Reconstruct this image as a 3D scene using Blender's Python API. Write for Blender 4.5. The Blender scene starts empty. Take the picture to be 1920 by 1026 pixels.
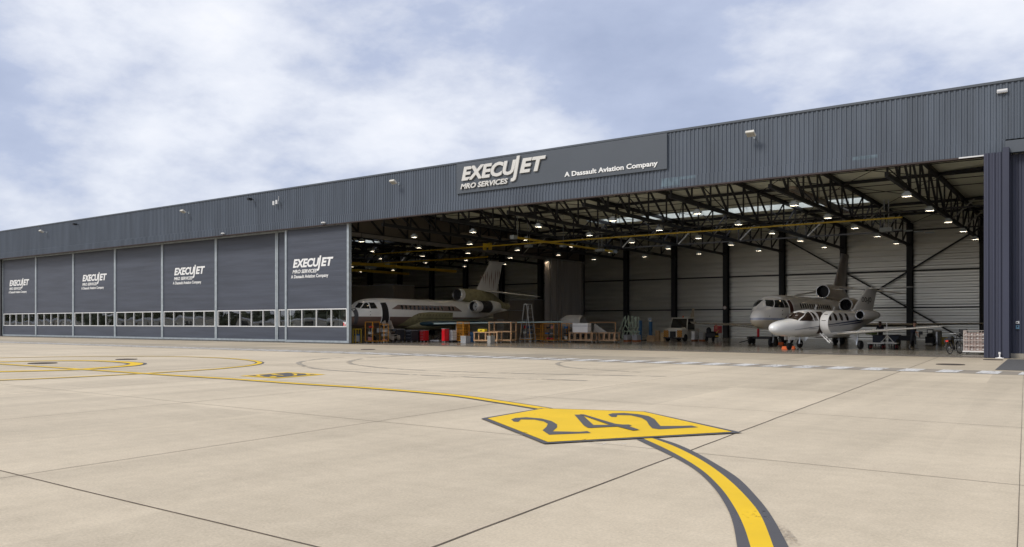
import bpy, math, random
from mathutils import Vector, Matrix
R = math.radians
random.seed(7)
sc = bpy.context.scene
col = sc.collection

# ---------------------------------------------------------------- camera, sky, sun, exposure
cam_d = bpy.data.cameras.new("camera"); cam = bpy.data.objects.new("camera", cam_d); col.objects.link(cam)
CAMH = 1.65
cam.location = (0, -45, CAMH)
cam.rotation_euler = (R(90), 0, math.atan2(.5889, .8082))
cam_d.sensor_width = 36; cam_d.lens = 36*1537/1920
cam_d.shift_y = 93/1920
cam_d.clip_start = .1; cam_d.clip_end = 5000
sc.camera = cam
sc.view_settings.view_transform = 'Standard'; sc.view_settings.look = 'None'
sc.view_settings.exposure = 0.62; sc.view_settings.gamma = 1
sc.cycles.use_denoising = True
sc.cycles.max_bounces = 8; sc.cycles.diffuse_bounces = 5; sc.cycles.glossy_bounces = 3
sc.cycles.transmission_bounces = 4; sc.cycles.transparent_max_bounces = 6
sc.cycles.sample_clamp_indirect = 4

SUN_EL, SUN_AZ = 42, 203      # azimuth clockwise from +Y
world = bpy.data.worlds.new("World"); sc.world = world; world.use_nodes = True
nt = world.node_tree; nt.nodes.clear()
def N(t, tree=None, **kw):
    n = (tree or nt).nodes.new(t)
    for k, v in kw.items():
        if k == 'ins':
            for kk, vv in v.items(): n.inputs[kk].default_value = vv
        else: setattr(n, k, v)
    return n
L = nt.links.new
def M_(op, a, b=None, tree=None, clamp=False):
    t = tree or nt
    n = t.nodes.new('ShaderNodeMath'); n.operation = op; n.use_clamp = clamp
    for i, x in enumerate((a, b)):
        if x is None: continue
        if isinstance(x, (int, float)): n.inputs[i].default_value = x
        else: t.links.new(x, n.inputs[i])
    return n.outputs[0]
sky = N('ShaderNodeTexSky', sky_type='NISHITA', sun_disc=False, sun_elevation=R(SUN_EL), sun_rotation=R(SUN_AZ))
tc = N('ShaderNodeTexCoord'); sp = N('ShaderNodeSeparateXYZ'); L(tc.outputs['Generated'], sp.inputs[0])
cb = N('ShaderNodeCombineXYZ'); L(sp.outputs[0], cb.inputs[0]); L(sp.outputs[1], cb.inputs[1]); L(M_('MULTIPLY', sp.outputs[2], 1.8), cb.inputs[2])
n1 = N('ShaderNodeTexNoise', ins={'Scale': 3.0, 'Detail': 12.0, 'Roughness': .56, 'Distortion': .05})
mp = N('ShaderNodeMapping'); mp.inputs['Location'].default_value = (5.7, 4.1, 9.4); mp.inputs['Rotation'].default_value = (R(20), R(-25), R(-30)); mp.inputs['Scale'].default_value = (.8, 1, 1)
L(cb.outputs[0], mp.inputs[0]); L(mp.outputs[0], n1.inputs['Vector'])
n1b = N('ShaderNodeTexNoise', ins={'Scale': 9.0, 'Detail': 9.0, 'Roughness': .6}); L(mp.outputs[0], n1b.inputs['Vector'])
rp = N('ShaderNodeValToRGB'); L(M_('ADD', M_('MULTIPLY', n1.outputs['Fac'], .80), M_('MULTIPLY', n1b.outputs['Fac'], .20)), rp.inputs[0])
e = rp.color_ramp.elements
e[0].position = .34; e[0].color = (.32, .37, .51, 1)
e[1].position = .66; e[1].color = (.77, .78, .82, 1)
x = rp.color_ramp.elements.new(.46); x.color = (.395, .445, .585, 1)
x = rp.color_ramp.elements.new(.515); x.color = (.53, .565, .665, 1)
x = rp.color_ramp.elements.new(.575); x.color = (.66, .685, .755, 1)
sc10 = N('ShaderNodeVectorMath', operation='SCALE'); sc10.inputs['Scale'].default_value = 8.4; L(rp.outputs[0], sc10.inputs[0])
mx = N('ShaderNodeMixRGB'); mx.inputs[0].default_value = .93; L(sky.outputs[0], mx.inputs[1]); L(sc10.outputs[0], mx.inputs[2])
bg = N('ShaderNodeBackground'); bg.inputs['Strength'].default_value = .10; L(mx.outputs[0], bg.inputs[0])
wo = N('ShaderNodeOutputWorld'); L(bg.outputs[0], wo.inputs[0])

sun_d = bpy.data.lights.new("sun", 'SUN'); sun_d.energy = 1.5; sun_d.angle = R(18); sun_d.color = (1, .95, .87)
sun = bpy.data.objects.new("sun", sun_d); col.objects.link(sun)
az, el = R(SUN_AZ), R(SUN_EL)
sd = Vector((math.sin(az)*math.cos(el), math.cos(az)*math.cos(el), math.sin(el)))
sun.rotation_euler = sd.to_track_quat('Z', 'Y').to_euler()

# ---------------------------------------------------------------- helpers
F_, SX, CY, HY = 1537., .5889, .8082, 606.
def UV(px):
    x = px-960; return (x*CY-F_*SX)/(x*SX+F_*CY)
def X(px, y): return UV(px)*(y+45)
def Z(px, py, y):
    return CAMH-(py-HY)*((y+45)/(SX*(px-960)/F_+CY))/F_
def G(px, py):
    Y = F_*CAMH/(py-HY); v = Y*(SX*(px-960)/F_+CY); return (UV(px)*v, v-45)

MATS = {}
def mat(name, c, rough=.6, metal=0., var=.12, scale=1.5, bump=0., bscale=30., coat=0., emit=0., bands=None, stretch=None, spec=None):
    if name in MATS: return MATS[name]
    m = bpy.data.materials.new(name); m.use_nodes = True; MATS[name] = m
    t = m.node_tree; b = t.nodes['Principled BSDF']
    b.inputs['Roughness'].default_value = rough; b.inputs['Metallic'].default_value = metal
    if spec is not None: b.inputs['Specular IOR Level'].default_value = spec
    if coat: b.inputs['Coat Weight'].default_value = coat; b.inputs['Coat Roughness'].default_value = .08
    tcn = t.nodes.new('ShaderNodeTexCoord')
    vec = tcn.outputs['Object']
    if stretch:
        mpn = t.nodes.new('ShaderNodeMapping'); mpn.inputs['Scale'].default_value = stretch
        t.links.new(vec, mpn.inputs[0]); vec = mpn.outputs[0]
    n = t.nodes.new('ShaderNodeTexNoise'); n.inputs['Scale'].default_value = scale; n.inputs['Detail'].default_value = 5
    t.links.new(vec, n.inputs['Vector'])
    mr = t.nodes.new('ShaderNodeMapRange'); mr.inputs['From Min'].default_value = .3; mr.inputs['From Max'].default_value = .7
    mr.inputs['To Min'].default_value = 1-var; mr.inputs['To Max'].default_value = 1+var
    t.links.new(n.outputs['Fac'], mr.inputs[0])
    src = None
    if bands:
        s = t.nodes.new('ShaderNodeSeparateXYZ'); t.links.new(tcn.outputs['Object'], s.inputs[0])
        prev = t.nodes.new('ShaderNodeRGB'); prev.outputs[0].default_value = (*c, 1); prev = prev.outputs[0]
        for (z0, z1, sl, bc) in bands:       # z - sl*y between z0 and z1
            zc = M_('SUBTRACT', s.outputs[2], M_('MULTIPLY', s.outputs[1], sl, t), t)
            f = M_('MULTIPLY', M_('GREATER_THAN', zc, z0, t), M_('LESS_THAN', zc, z1, t), t)
            q = t.nodes.new('ShaderNodeMixRGB'); t.links.new(f, q.inputs[0]); t.links.new(prev, q.inputs[1]); q.inputs[2].default_value = (*bc, 1)
            prev = q.outputs[0]
        src = prev
    vm = t.nodes.new('ShaderNodeVectorMath'); vm.operation = 'SCALE'
    if src: t.links.new(src, vm.inputs[0])
    else: vm.inputs[0].default_value = c
    t.links.new(mr.outputs[0], vm.inputs['Scale']); t.links.new(vm.outputs[0], b.inputs['Base Color'])
    if bump:
        nb = t.nodes.new('ShaderNodeTexNoise'); nb.inputs['Scale'].default_value = bscale; nb.inputs['Detail'].default_value = 3
        t.links.new(vec, nb.inputs['Vector'])
        bp = t.nodes.new('ShaderNodeBump'); bp.inputs['Strength'].default_value = bump; bp.inputs['Distance'].default_value = .02
        t.links.new(nb.outputs['Fac'], bp.inputs['Height']); t.links.new(bp.outputs[0], b.inputs['Normal'])
    if emit:
        b.inputs['Emission Color'].default_value = (*c, 1); b.inputs['Emission Strength'].default_value = emit
    return m

class MB:
    def __init__(s): s.v = []; s.f = []; s.m = []
    def add(s, vs, fs, m=0):
        o = len(s.v); s.v += [tuple(p) for p in vs]
        for f in fs: s.f.append([i+o for i in f]); s.m.append(m)
        return s
    def box(s, c, d, rz=0, m=0, M=None):
        x, y, z = d[0]/2, d[1]/2, d[2]/2
        P = [Vector((i*x, j*y, k*z)) for k in (-1, 1) for j in (-1, 1) for i in (-1, 1)]
        Q = M if M is not None else Matrix.Rotation(rz, 3, 'Z')
        c = Vector(c)
        return s.add([Q @ p + c for p in P], [(0, 2, 3, 1), (4, 5, 7, 6), (0, 1, 5, 4), (2, 6, 7, 3), (0, 4, 6, 2), (1, 3, 7, 5)], m)
    def bx(s, x0, x1, y0, y1, z0, z1, m=0):
        return s.box(((x0+x1)/2, (y0+y1)/2, (z0+z1)/2), (x1-x0, y1-y0, z1-z0), m=m)
    def bar(s, a, b, w, h=None, m=0):
        a, b = Vector(a), Vector(b); d = b-a
        q = d.to_track_quat('Z', 'Y').to_matrix()
        return s.box((a+b)/2, (w, h or w, d.length), m=m, M=q)
    def tube(s, a, b, r, r2=None, n=8, m=0):
        a, b = Vector(a), Vector(b); q = (b-a).to_track_quat('Z', 'Y').to_matrix(); r2 = r if r2 is None else r2
        vs = []
        for p, rr in ((a, r), (b, r2)):
            for i in range(n):
                t = 2*math.pi*i/n; vs.append(p + q @ Vector((rr*math.cos(t), rr*math.sin(t), 0)))
        fs = [(i, (i+1) % n, n+(i+1) % n, n+i) for i in range(n)] + [tuple(range(n))[::-1], tuple(range(n, 2*n))]
        return s.add(vs, fs, m)
    def rings(s, rs, m=0, cap=(True, True), closed=False):
        n = len(rs[0]); vs = [p for r in rs for p in r]; fs = []
        k = len(rs)
        for j in range(k if closed else k-1):
            a, b = j*n, ((j+1) % k)*n
            for i in range(n): fs.append((a+i, a+(i+1) % n, b+(i+1) % n, b+i))
        if not closed:
            if cap[0]: fs.append(tuple(range(n))[::-1])
            if cap[1]: fs.append(tuple(range((k-1)*n, k*n)))
        return s.add(vs, fs, m)
    def lathe(s, prof, c=(0, 0, 0), axis='Z', n=16, m=0, cap=(True, True)):
        c = Vector(c); rs = []
        for (r, h) in prof:
            ring = []
            for i in range(n):
                t = 2*math.pi*i/n; a, b = r*math.cos(t), r*math.sin(t)
                ring.append(c+Vector({'Z': (a, b, h), 'Y': (a, h, b), 'X': (h, a, b)}[axis]))
            rs.append(ring)
        return s.rings(rs, m, cap)
    def torus(s, c, R_, r, axis='X', n=20, k=7, m=0):
        c = Vector(c); rs = []
        for i in range(n):
            t = 2*math.pi*i/n; ring = []
            for j in range(k):
                u = 2*math.pi*j/k; a = (R_+r*math.cos(u)); h = r*math.sin(u)
                ring.append(c+Vector({'X': (h, a*math.cos(t), a*math.sin(t)), 'Y': (a*math.cos(t), h, a*math.sin(t)), 'Z': (a*math.cos(t), a*math.sin(t), h)}[axis]))
            rs.append(ring)
        return s.rings(rs, m, closed=True)
    def prism(s, pts, z0, z1, m=0):
        n = len(pts); vs = [(p[0], p[1], z0) for p in pts]+[(p[0], p[1], z1) for p in pts]
        return s.add(vs, [tuple(range(n))[::-1], tuple(range(n, 2*n))]+[(i, (i+1) % n, n+(i+1) % n, n+i) for i in range(n)], m)
    def build(s, name, mats, parent=None, smooth=0, loc=None, rz=0, bevel=0):
        me = bpy.data.meshes.new(name); me.from_pydata(s.v, [], s.f); me.update()
        if not isinstance(mats, (list, tuple)): mats = [mats]
        for q in mats: me.materials.append(q)
        for p, i in zip(me.polygons, s.m): p.material_index = i
        if smooth:
            for p in me.polygons: p.use_smooth = True
            me.set_sharp_from_angle(angle=R(smooth))
        o = bpy.data.objects.new(name, me); col.objects.link(o)
        if parent is not None: o.parent = parent
        if loc: o.location = loc
        if rz: o.rotation_euler.z = rz
        if bevel:
            b = o.modifiers.new('bevel', 'BEVEL'); b.width = bevel; b.segments = 2; b.limit_method = 'ANGLE'
        return o
def tag(o, label=None, cat=None, group=None, kind=None):
    if label: o['label'] = label
    if cat: o['category'] = cat
    if group: o['group'] = group
    if kind: o['kind'] = kind
    return o
def thing(name, label, cat, loc=(0, 0, 0), rz=0, group=None):
    o = bpy.data.objects.new(name, None); col.objects.link(o); o.location = loc; o.rotation_euler.z = rz
    o.empty_display_size = .3
    return tag(o, label, cat, group)
def copy_tree(o, parent=None, loc=None, label=None, rz=None):
    c = o.copy(); col.objects.link(c)
    if parent is not None: c.parent = parent
    if loc is not None: c.location = loc
    if rz is not None: c.rotation_euler.z = rz
    if label: c['label'] = label
    for ch in list(o.children): copy_tree(ch, c)
    return c

def corrugated(mb, a0, a1, b0, b1, at, pitch, top, depth, run='x', face='y', sgn=-1, m=0):
    """ribbed sheet: profile steps along `run`, extruded along the other axis; `at` = plane position on `face`"""
    pts = []; p = a0; sl = min(.03, pitch*.12)
    while p < a1-1e-6:
        e_ = min(p+pitch, a1)
        pts += [(p, 0), (p+(pitch-top)/2-sl, 0), (p+(pitch-top)/2, depth), (p+(pitch+top)/2, depth), (p+(pitch+top)/2+sl, 0)]
        p = e_
    pts = [q for q in pts if q[0] <= a1]; pts.append((a1, 0))
    vs = []
    for b in (b0, b1):
        for (a, d) in pts:
            w = at+sgn*d
            vs.append({('x', 'y'): (a, w, b), ('z', 'y'): (b, w, a), ('y', 'z'): (b, a, w), ('x', 'z'): (a, b, w), ('z', 'x'): (w, b, a), ('y', 'x'): (w, a, b)}[(run, face)])
    n = len(pts)
    return mb.add(vs, [(i, i+1, n+i+1, n+i) for i in range(n-1)], m)

def text_part(name, body, x0, x1, zb, cap, y, m, parent, shear=0., bold=0., ext=.0, axis='y'):
    """lettering fitted to a real width and cap height, standing on a wall (facing -Y) as one mesh"""
    cu = bpy.data.curves.new('t', 'FONT'); cu.body = body; cu.shear = shear; cu.offset = bold; cu.extrude = ext
    cu.resolution_u = 3
    ob = bpy.data.objects.new('t', cu); col.objects.link(ob)
    bpy.context.view_layer.update()
    me = bpy.data.meshes.new_from_object(ob.evaluated_get(bpy.context.evaluated_depsgraph_get()))
    cu2 = cu.copy(); cu2.body = 'H'; cu2.shear = 0; ob.data = cu2; bpy.context.view_layer.update()
    mh = bpy.data.meshes.new_from_object(ob.evaluated_get(bpy.context.evaluated_depsgraph_get()))
    hz = [v.co.y for v in mh.vertices]; hb, ht = min(hz), max(hz)
    bpy.data.objects.remove(ob)
    xs = [v.co.x for v in me.vertices]; a, b = min(xs), max(xs)
    for v in me.vertices:
        xx = x0+(v.co.x-a)/(b-a)*(x1-x0); zz_ = zb+(v.co.y-hb)/(ht-hb)*cap; d = v.co.z
        v.co = (xx, y-d, zz_) if axis == 'y' else (y+d, xx, zz_)
    me.name = name; me.materials.clear(); me.materials.append(m)
    o = bpy.data.objects.new(name, me); col.objects.link(o)
    if parent is not None: o.parent = parent
    return o

# ---------------------------------------------------------------- materials
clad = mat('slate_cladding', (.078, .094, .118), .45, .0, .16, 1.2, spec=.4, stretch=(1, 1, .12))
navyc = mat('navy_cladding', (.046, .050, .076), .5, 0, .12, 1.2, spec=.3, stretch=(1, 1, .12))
clad2 = mat('slate_flat_sheet', (.068, .080, .096), .5, 0, .05, .4)
doorm = mat('door_panel_grey', (.056, .064, .085), .5, 0, .18, .5, stretch=(.4, 1, 6))
steel_dark = mat('dark_steel', (.012, .013, .016), .55, 0, .2)
galv = mat('galvanised_steel', (.36, .40, .42), .45, .35, .14, 3)
white_fr = mat('white_frame', (.68, .68, .67), .4, 0, .05)
letter = mat('white_lettering', (.80, .80, .78), .4, 0, .02)
white_pnt = mat('white_paint', (.80, .79, .77), .3, 0, .05)
black_rub = mat('black_rubber', (.015, .015, .016), .7, 0, .2)
dark = mat('dark_interior', (.01, .01, .012), .6)
yellow_st = mat('yellow_steel', (.62, .42, .03), .4)
orange_st = mat('orange_steel', (.62, .26, .02), .45, 0, .12)
red_pnt = mat('red_paint', (.55, .015, .02), .3)
wood = mat('pale_wood', (.50, .31, .17), .6, 0, .2, 4, stretch=(1, 1, .3))
cardb = mat('cardboard', (.42, .28, .16), .8, 0, .15, 4)
grey_pl = mat('grey_plastic', (.33, .34, .36), .5)
blue_pnt = mat('blue_paint', (.02, .10, .24), .4)
lt_grey = mat('light_grey_panel', (.40, .39, .36), .5)
alu = mat('aluminium', (.62, .63, .64), .3, .8, .08)
chrome = mat('polished_lip', (.8, .8, .8), .15, 1., .02)
orange_pl = mat('orange_plastic', (.62, .10, .008), .7)
glassd = mat('dark_glass', (.012, .014, .016), .06, 0, .02, coat=.5)
print('setup done')
#@@GROUND
# ---------------------------------------------------------------- ground
def ground_mat():
    m = bpy.data.materials.new('apron_concrete'); m.use_nodes = True; t = m.node_tree; b = t.nodes['Principled BSDF']
    NN = lambda ty, **kw: N(ty, t, **kw)
    LL = t.links.new
    g = NN('ShaderNodeTexCoord'); s = NN('ShaderNodeSeparateXYZ'); LL(g.outputs['Object'], s.inputs[0])
    xx, yy = s.outputs[0], s.outputs[1]
    # slab frame: a = across the long joints, b = along them
    a = M_('ADD', xx, M_('MULTIPLY', M_('ADD', yy, 45., t), .0668, t), t)
    cbx = NN('ShaderNodeCombineXYZ')
    LL(M_('FLOOR', M_('DIVIDE', M_('ADD', a, 3.72, t), 2.72, t), None, t), cbx.inputs[0]); LL(M_('FLOOR', M_('DIVIDE', M_('ADD', yy, 40.95, t), 5.45, t), None, t), cbx.inputs[1])
    wn = NN('ShaderNodeTexWhiteNoise'); LL(cbx.outputs[0], wn.inputs['Vector'])
    def noise(vec, sc_, det=4, ro=.55):
        n = NN('ShaderNodeTexNoise', ins={'Scale': sc_, 'Detail': det, 'Roughness': ro}); LL(vec, n.inputs['Vector']); return n.outputs['Fac']
    big = noise(g.outputs['Object'], .12, 6)
    mp1 = NN('ShaderNodeMapping'); mp1.inputs['Scale'].default_value = (1.1, .06, 1); mp1.inputs['Rotation'].default_value = (0, 0, R(-3.8)); LL(g.outputs['Object'], mp1.inputs[0])
    streak = noise(mp1.outputs[0], 1.0, 3)
    mp2 = NN('ShaderNodeMapping'); mp2.inputs['Scale'].default_value = (.06, .9, 1); LL(g.outputs['Object'], mp2.inputs[0])
    streak2 = noise(mp2.outputs[0], 1.0, 3)
    fine = noise(g.outputs['Object'], 38, 4, .75)
    med = noise(g.outputs['Object'], 4.5, 6, .65)
    vo = NN('ShaderNodeTexVoronoi', ins={'Scale': 26.0}); LL(g.outputs['Object'], vo.inputs['Vector'])
    spk = M_('LESS_THAN', vo.outputs['Distance'], .085, t)
    # grey weathering towards the edge line in front of the building (real stain band)
    fac = M_('ADD', M_('ADD', M_('MULTIPLY', M_('SUBTRACT', wn.outputs[0], .5, t), .16, t), M_('MULTIPLY', M_('SUBTRACT', big, .5, t), .5, t), t),
             M_('ADD', M_('MULTIPLY', M_('SUBTRACT', streak, .5, t), .38, t), M_('MULTIPLY', M_('SUBTRACT', streak2, .5, t), .24, t), t), t)
    fac = M_('ADD', fac, M_('ADD', M_('MULTIPLY', M_('SUBTRACT', fine, .5, t), .75, t), M_('MULTIPLY', M_('SUBTRACT', med, .5, t), .34, t), t), t)
    fac = M_('SUBTRACT', fac, M_('MULTIPLY', spk, .09, t), t)
    k = M_('ADD', 1., fac, t)
    mixc = NN('ShaderNodeMixRGB'); mixc.inputs[1].default_value = (.592, .494, .350, 1); mixc.inputs[2].default_value = (.540, .463, .350, 1)
    LL(M_('ADD', M_('MULTIPLY', med, .5, t), M_('MULTIPLY', big, .5, t), t), mixc.inputs[0])
    # dull worn strip just outside the white dashes
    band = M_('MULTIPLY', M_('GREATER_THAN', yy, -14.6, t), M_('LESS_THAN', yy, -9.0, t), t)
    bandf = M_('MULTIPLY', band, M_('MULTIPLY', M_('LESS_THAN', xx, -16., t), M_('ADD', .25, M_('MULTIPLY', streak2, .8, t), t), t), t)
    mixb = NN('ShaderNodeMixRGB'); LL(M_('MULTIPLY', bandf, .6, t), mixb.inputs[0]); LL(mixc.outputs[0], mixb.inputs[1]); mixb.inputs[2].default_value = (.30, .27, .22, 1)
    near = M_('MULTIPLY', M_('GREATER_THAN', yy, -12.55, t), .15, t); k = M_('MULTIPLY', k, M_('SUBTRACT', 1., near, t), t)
    vm = NN('ShaderNodeVectorMath', operation='SCALE'); LL(mixb.outputs[0], vm.inputs[0]); LL(k, vm.inputs['Scale'])
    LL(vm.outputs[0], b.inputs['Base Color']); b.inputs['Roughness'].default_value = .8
    b.inputs['Specular IOR Level'].default_value = .3
    bp = NN('ShaderNodeBump'); bp.inputs['Strength'].default_value = .35; bp.inputs['Distance'].default_value = .004; LL(fine, bp.inputs['Height']); LL(bp.outputs[0], b.inputs['Normal'])
    return m
gm = ground_mat()
g = MB(); g.add([(-1500, -1500, 0), (1500, -1500, 0), (1500, 1500, 0), (-1500, 1500, 0)], [(0, 1, 2, 3)])
tag(g.build('ground', gm), kind='structure')
fl = bpy.data.materials.new('hangar_floor_gloss'); fl.use_nodes = True; MATS['hf'] = fl
t = fl.node_tree; b = t.nodes['Principled BSDF']; b.inputs['Base Color'].default_value = (.25, .225, .18, 1)
nz = N('ShaderNodeTexNoise', t, ins={'Scale': .8, 'Detail': 6.0}); tcx = N('ShaderNodeTexCoord', t); t.links.new(tcx.outputs['Object'], nz.inputs['Vector'])
mr = N('ShaderNodeMapRange', t); mr.inputs['To Min'].default_value = .10; mr.inputs['To Max'].default_value = .26; t.links.new(nz.outputs['Fac'], mr.inputs[0]); t.links.new(mr.outputs[0], b.inputs['Roughness'])
g = MB(); g.add([(-126, -.6, .006), (24, -.6, .006), (24, 42.7, .006), (-126, 42.7, .006)], [(0, 1, 2, 3)])
tag(g.build('hangar_floor', fl), kind='structure')
# threshold strip and door track
g = MB(); g.bx(-126, -4.8, 0.05, .12, .006, .022); g.bx(-126, -4.8, .95, 1.02, .006, .022)
tag(g.build('door_track', mat('track_steel', (.16, .14, .12), .5, .5)), kind='structure')

# saw-cut joints
jm = mat('joint_sealant', (.115, .088, .062), .9, 0, .3, 3)
jt = MB()
def strip(mb, pts, w, z, m=0, w2=None):
    n = len(pts); vs = []
    for i, p in enumerate(pts):
        a = Vector(pts[max(i-1, 0)]); b_ = Vector(pts[min(i+1, n-1)]); d = (b_-a).normalized(); nn = Vector((-d.y, d.x))
        ww = w if w2 is None else w+(w2-w)*i/(n-1)
        vs += [(p[0]+nn.x*ww/2, p[1]+nn.y*ww/2, z), (p[0]-nn.x*ww/2, p[1]-nn.y*ww/2, z)]
    mb.add(vs, [(2*i, 2*i+1, 2*i+3, 2*i+2) for i in range(n-1)], m)
def jitter(a, b_, n=30, s=.006):
    return [(a[0]+(b_[0]-a[0])*i/n+random.uniform(-s, s), a[1]+(b_[1]-a[1])*i/n+random.uniform(-s, s)) for i in range(n+1)]
for v, w in ((4.035, .018), (9.785, .011), (15.2, .012), (20.3, .012), (25.9, .010), (31.4, .010)):
    strip(jt, jitter((-150, v-45), (30, v-45), 160), w, .004)
for k in range(-14, 2):
    a0 = -3.72+5.55*k
    if k == 1: continue
    strip(jt, jitter((a0-.0668*2, -43), (a0-.0668*44.5, -.7), 80), .020 if k == 0 else .012, .005)
strip(jt, jitter((-.19, -43), (-.19-.0668*44, -1.3), 60, .002), .005, .005)
tag(jt.build('pavement_joints', jm), kind='structure')

# asphalt patch by the right pier
asp = mat('asphalt', (.10, .098, .095), .9, 0, .15, 6, bump=.5, bscale=60)
g = MB(); g.add([(-3.75, -1.3, .008), (24, -1.3, .008), (24, -11.7, .008), (-3.25, -11.7, .008)], [(0, 3, 2, 1)])
tag(g.build('asphalt_patch', asp), kind='structure')

# painted markings: each paint colour is a mesh of its own
def worn(name, c, thr, rough=.7, sc_=18.):
    m = bpy.data.materials.new(name); m.use_nodes = True; t = m.node_tree; b = t.nodes['Principled BSDF']
    g_ = N('ShaderNodeTexCoord', t); n = N('ShaderNodeTexNoise', t, ins={'Scale': sc_, 'Detail': 7.0, 'Roughness': .75}); t.links.new(g_.outputs['Object'], n.inputs['Vector'])
    n2 = N('ShaderNodeTexNoise', t, ins={'Scale': 1.3, 'Detail': 4.0}); t.links.new(g_.outputs['Object'], n2.inputs['Vector'])
    f = M_('GREATER_THAN', M_('ADD', n.outputs['Fac'], M_('MULTIPLY', M_('SUBTRACT', n2.outputs['Fac'], .5, t), .5, t), t), thr, t)
    vm = N('ShaderNodeVectorMath', t, operation='SCALE'); vm.inputs[0].default_value = c; t.links.new(M_('ADD', .85, M_('MULTIPLY', n2.outputs['Fac'], .3, t), t), vm.inputs['Scale'])
    t.links.new(vm.outputs[0], b.inputs['Base Color']); b.inputs['Roughness'].default_value = rough
    tr = N('ShaderNodeBsdfTransparent', t); mxs = N('ShaderNodeMixShader', t); t.links.new(f, mxs.inputs[0]); t.links.new(b.outputs[0], mxs.inputs[1]); t.links.new(tr.outputs[0], mxs.inputs[2])
    t.links.new(mxs.outputs[0], t.nodes['Material Output'].inputs['Surface'])
    return m
yel = worn('yellow_marking_paint', (.82, .52, .001), .685)
blk = worn('dark_marking_paint', (.085, .082, .085), .665)
wht = worn('white_marking_paint', (.70, .68, .64), .565, sc_=9.)
def gp(pts, ox=0, oy=0, s=1.): return [G(ox+x/s, oy+y/s) for x, y in pts]
def flat(mb, pts, z, m=0): mb.add([(p[0], p[1], z) for p in pts], [tuple(range(len(pts)))], m)
C8 = dict(ox=880, oy=740, s=3.097)
# stand number board painted on the ground
g = MB(); flat(g, gp([(68, 143), (420, 83), (1018, 102), (1585, 226), (436, 291)], **C8), .016)
bd = g.build('border', blk)
root = thing('stand_number_marking', 'yellow pentagon painted on the apron with the dark number 242', 'ground marking', (0, 0, 0))
bd.parent = root
g = MB(); flat(g, gp([(106, 144), (432, 86), (1010, 105), (1525, 223), (456, 283)], **C8), .020); g.build('yellow_field', yel, root)
def digit(name, polys):
    g = MB()
    for i, p in enumerate(polys): flat(g, gp(p, **C8), .024+(.003*i if len(polys) < 5 else 0))
    g.build(name, blk, root)
def ribbon(outer, inner): return [[outer[i], outer[i+1], inner[i+1], inner[i]] for i in range(len(outer)-1)]
two_o = [(243, 152), (265, 144), (330, 139), (420, 147), (478, 162), (509, 181), (510, 198), (484, 222), (640, 225), (685, 221)]
two_i = [(258, 165), (285, 166), (300, 152), (378, 153), (432, 164), (456, 178), (448, 196), (425, 216), (463, 242), (706, 232)]
two_i[-1] = (706, 232)
digit('digit', ribbon(two_o, two_i))
tb_o = [(806, 123), (830, 116), (900, 114), (980, 121), (1040, 132), (1076, 150), (1095, 174), (1110, 191), (1240, 190), (1290, 188)]
tb_i = [(824, 137), (854, 138), (860, 126), (938, 128), (1000, 143), (1030, 161), (1044, 186), (1062, 204), (1102, 210), (1330, 198)]
digit('digit', ribbon(tb_o, tb_i))
digit('digit', [[(610, 124), (655, 124), (722, 186), (690, 202), (665, 188)], [(668, 190), (720, 186), (925, 183), (946, 190), (700, 203), (686, 201)], [(640, 124), (664, 124), (848, 180), (905, 186), (988, 215), (950, 219), (800, 180)]])
# guide line
ol = [(970, 262), (1080, 315), (1200, 373), (1320, 447), (1420, 545), (1490, 650), (1530, 750), (1555, 886), (1572, 1010)]
il = [(1012, 259), (1120, 308), (1240, 371), (1362, 451), (1466, 553), (1540, 660), (1592, 765), (1632, 886), (1662, 1010)]
ir = [(1062, 256), (1180, 299), (1300, 357), (1410, 424), (1522, 512), (1630, 622), (1700, 722), (1765, 886), (1808, 1010)]
orr = [(1097, 256), (1205, 290), (1322, 343), (1440, 410), (1560, 488), (1662, 590), (1752, 705), (1852, 886), (1912, 1010)]
def smooth_line(pts, k=6):
    P = [Vector(p) for p in pts]; out = []
    for i in range(len(P)-1):
        p0, p1, p2, p3 = P[max(i-1, 0)], P[i], P[i+1], P[min(i+2, len(P)-1)]
        for j in range(k):
            t_ = j/k; out.append(.5*((2*p1)+(p2-p0)*t_+(2*p0-5*p1+4*p2-p3)*t_*t_+(3*p1-p0-3*p2+p3)*t_**3))
    out.append(P[-1]); return [tuple(p) for p in out]
def rib(mb, A, B, z):
    A, B = smooth_line(gp(A, **C8)), smooth_line(gp(B, **C8))
    for i in range(len(A)-1): flat(mb, [A[i], A[i+1], B[i+1], B[i]], z)
root = thing('taxi_guide_line', 'yellow taxi line with dark edges curving past the painted 242 towards the lower right', 'ground marking')
g = MB(); rib(g, ol, il, .008); rib(g, ir, orr, .008)
far = [(1022, 767.3), (943, 755), (843, 741), (693, 728.3), (560, 720), (433, 711), (300, 702.7), (200, 696), (100, 689.3), (0, 682.9), (-150, 674.5)]
fw = smooth_line([G(*p) for p in far])
strip(g, fw, .40, .008); g.build('dark_edge', blk, root)
g = MB(); rib(g, il, ir, .0085); strip(g, fw, .24, .012); g.build('yellow_line', yel, root)
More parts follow.
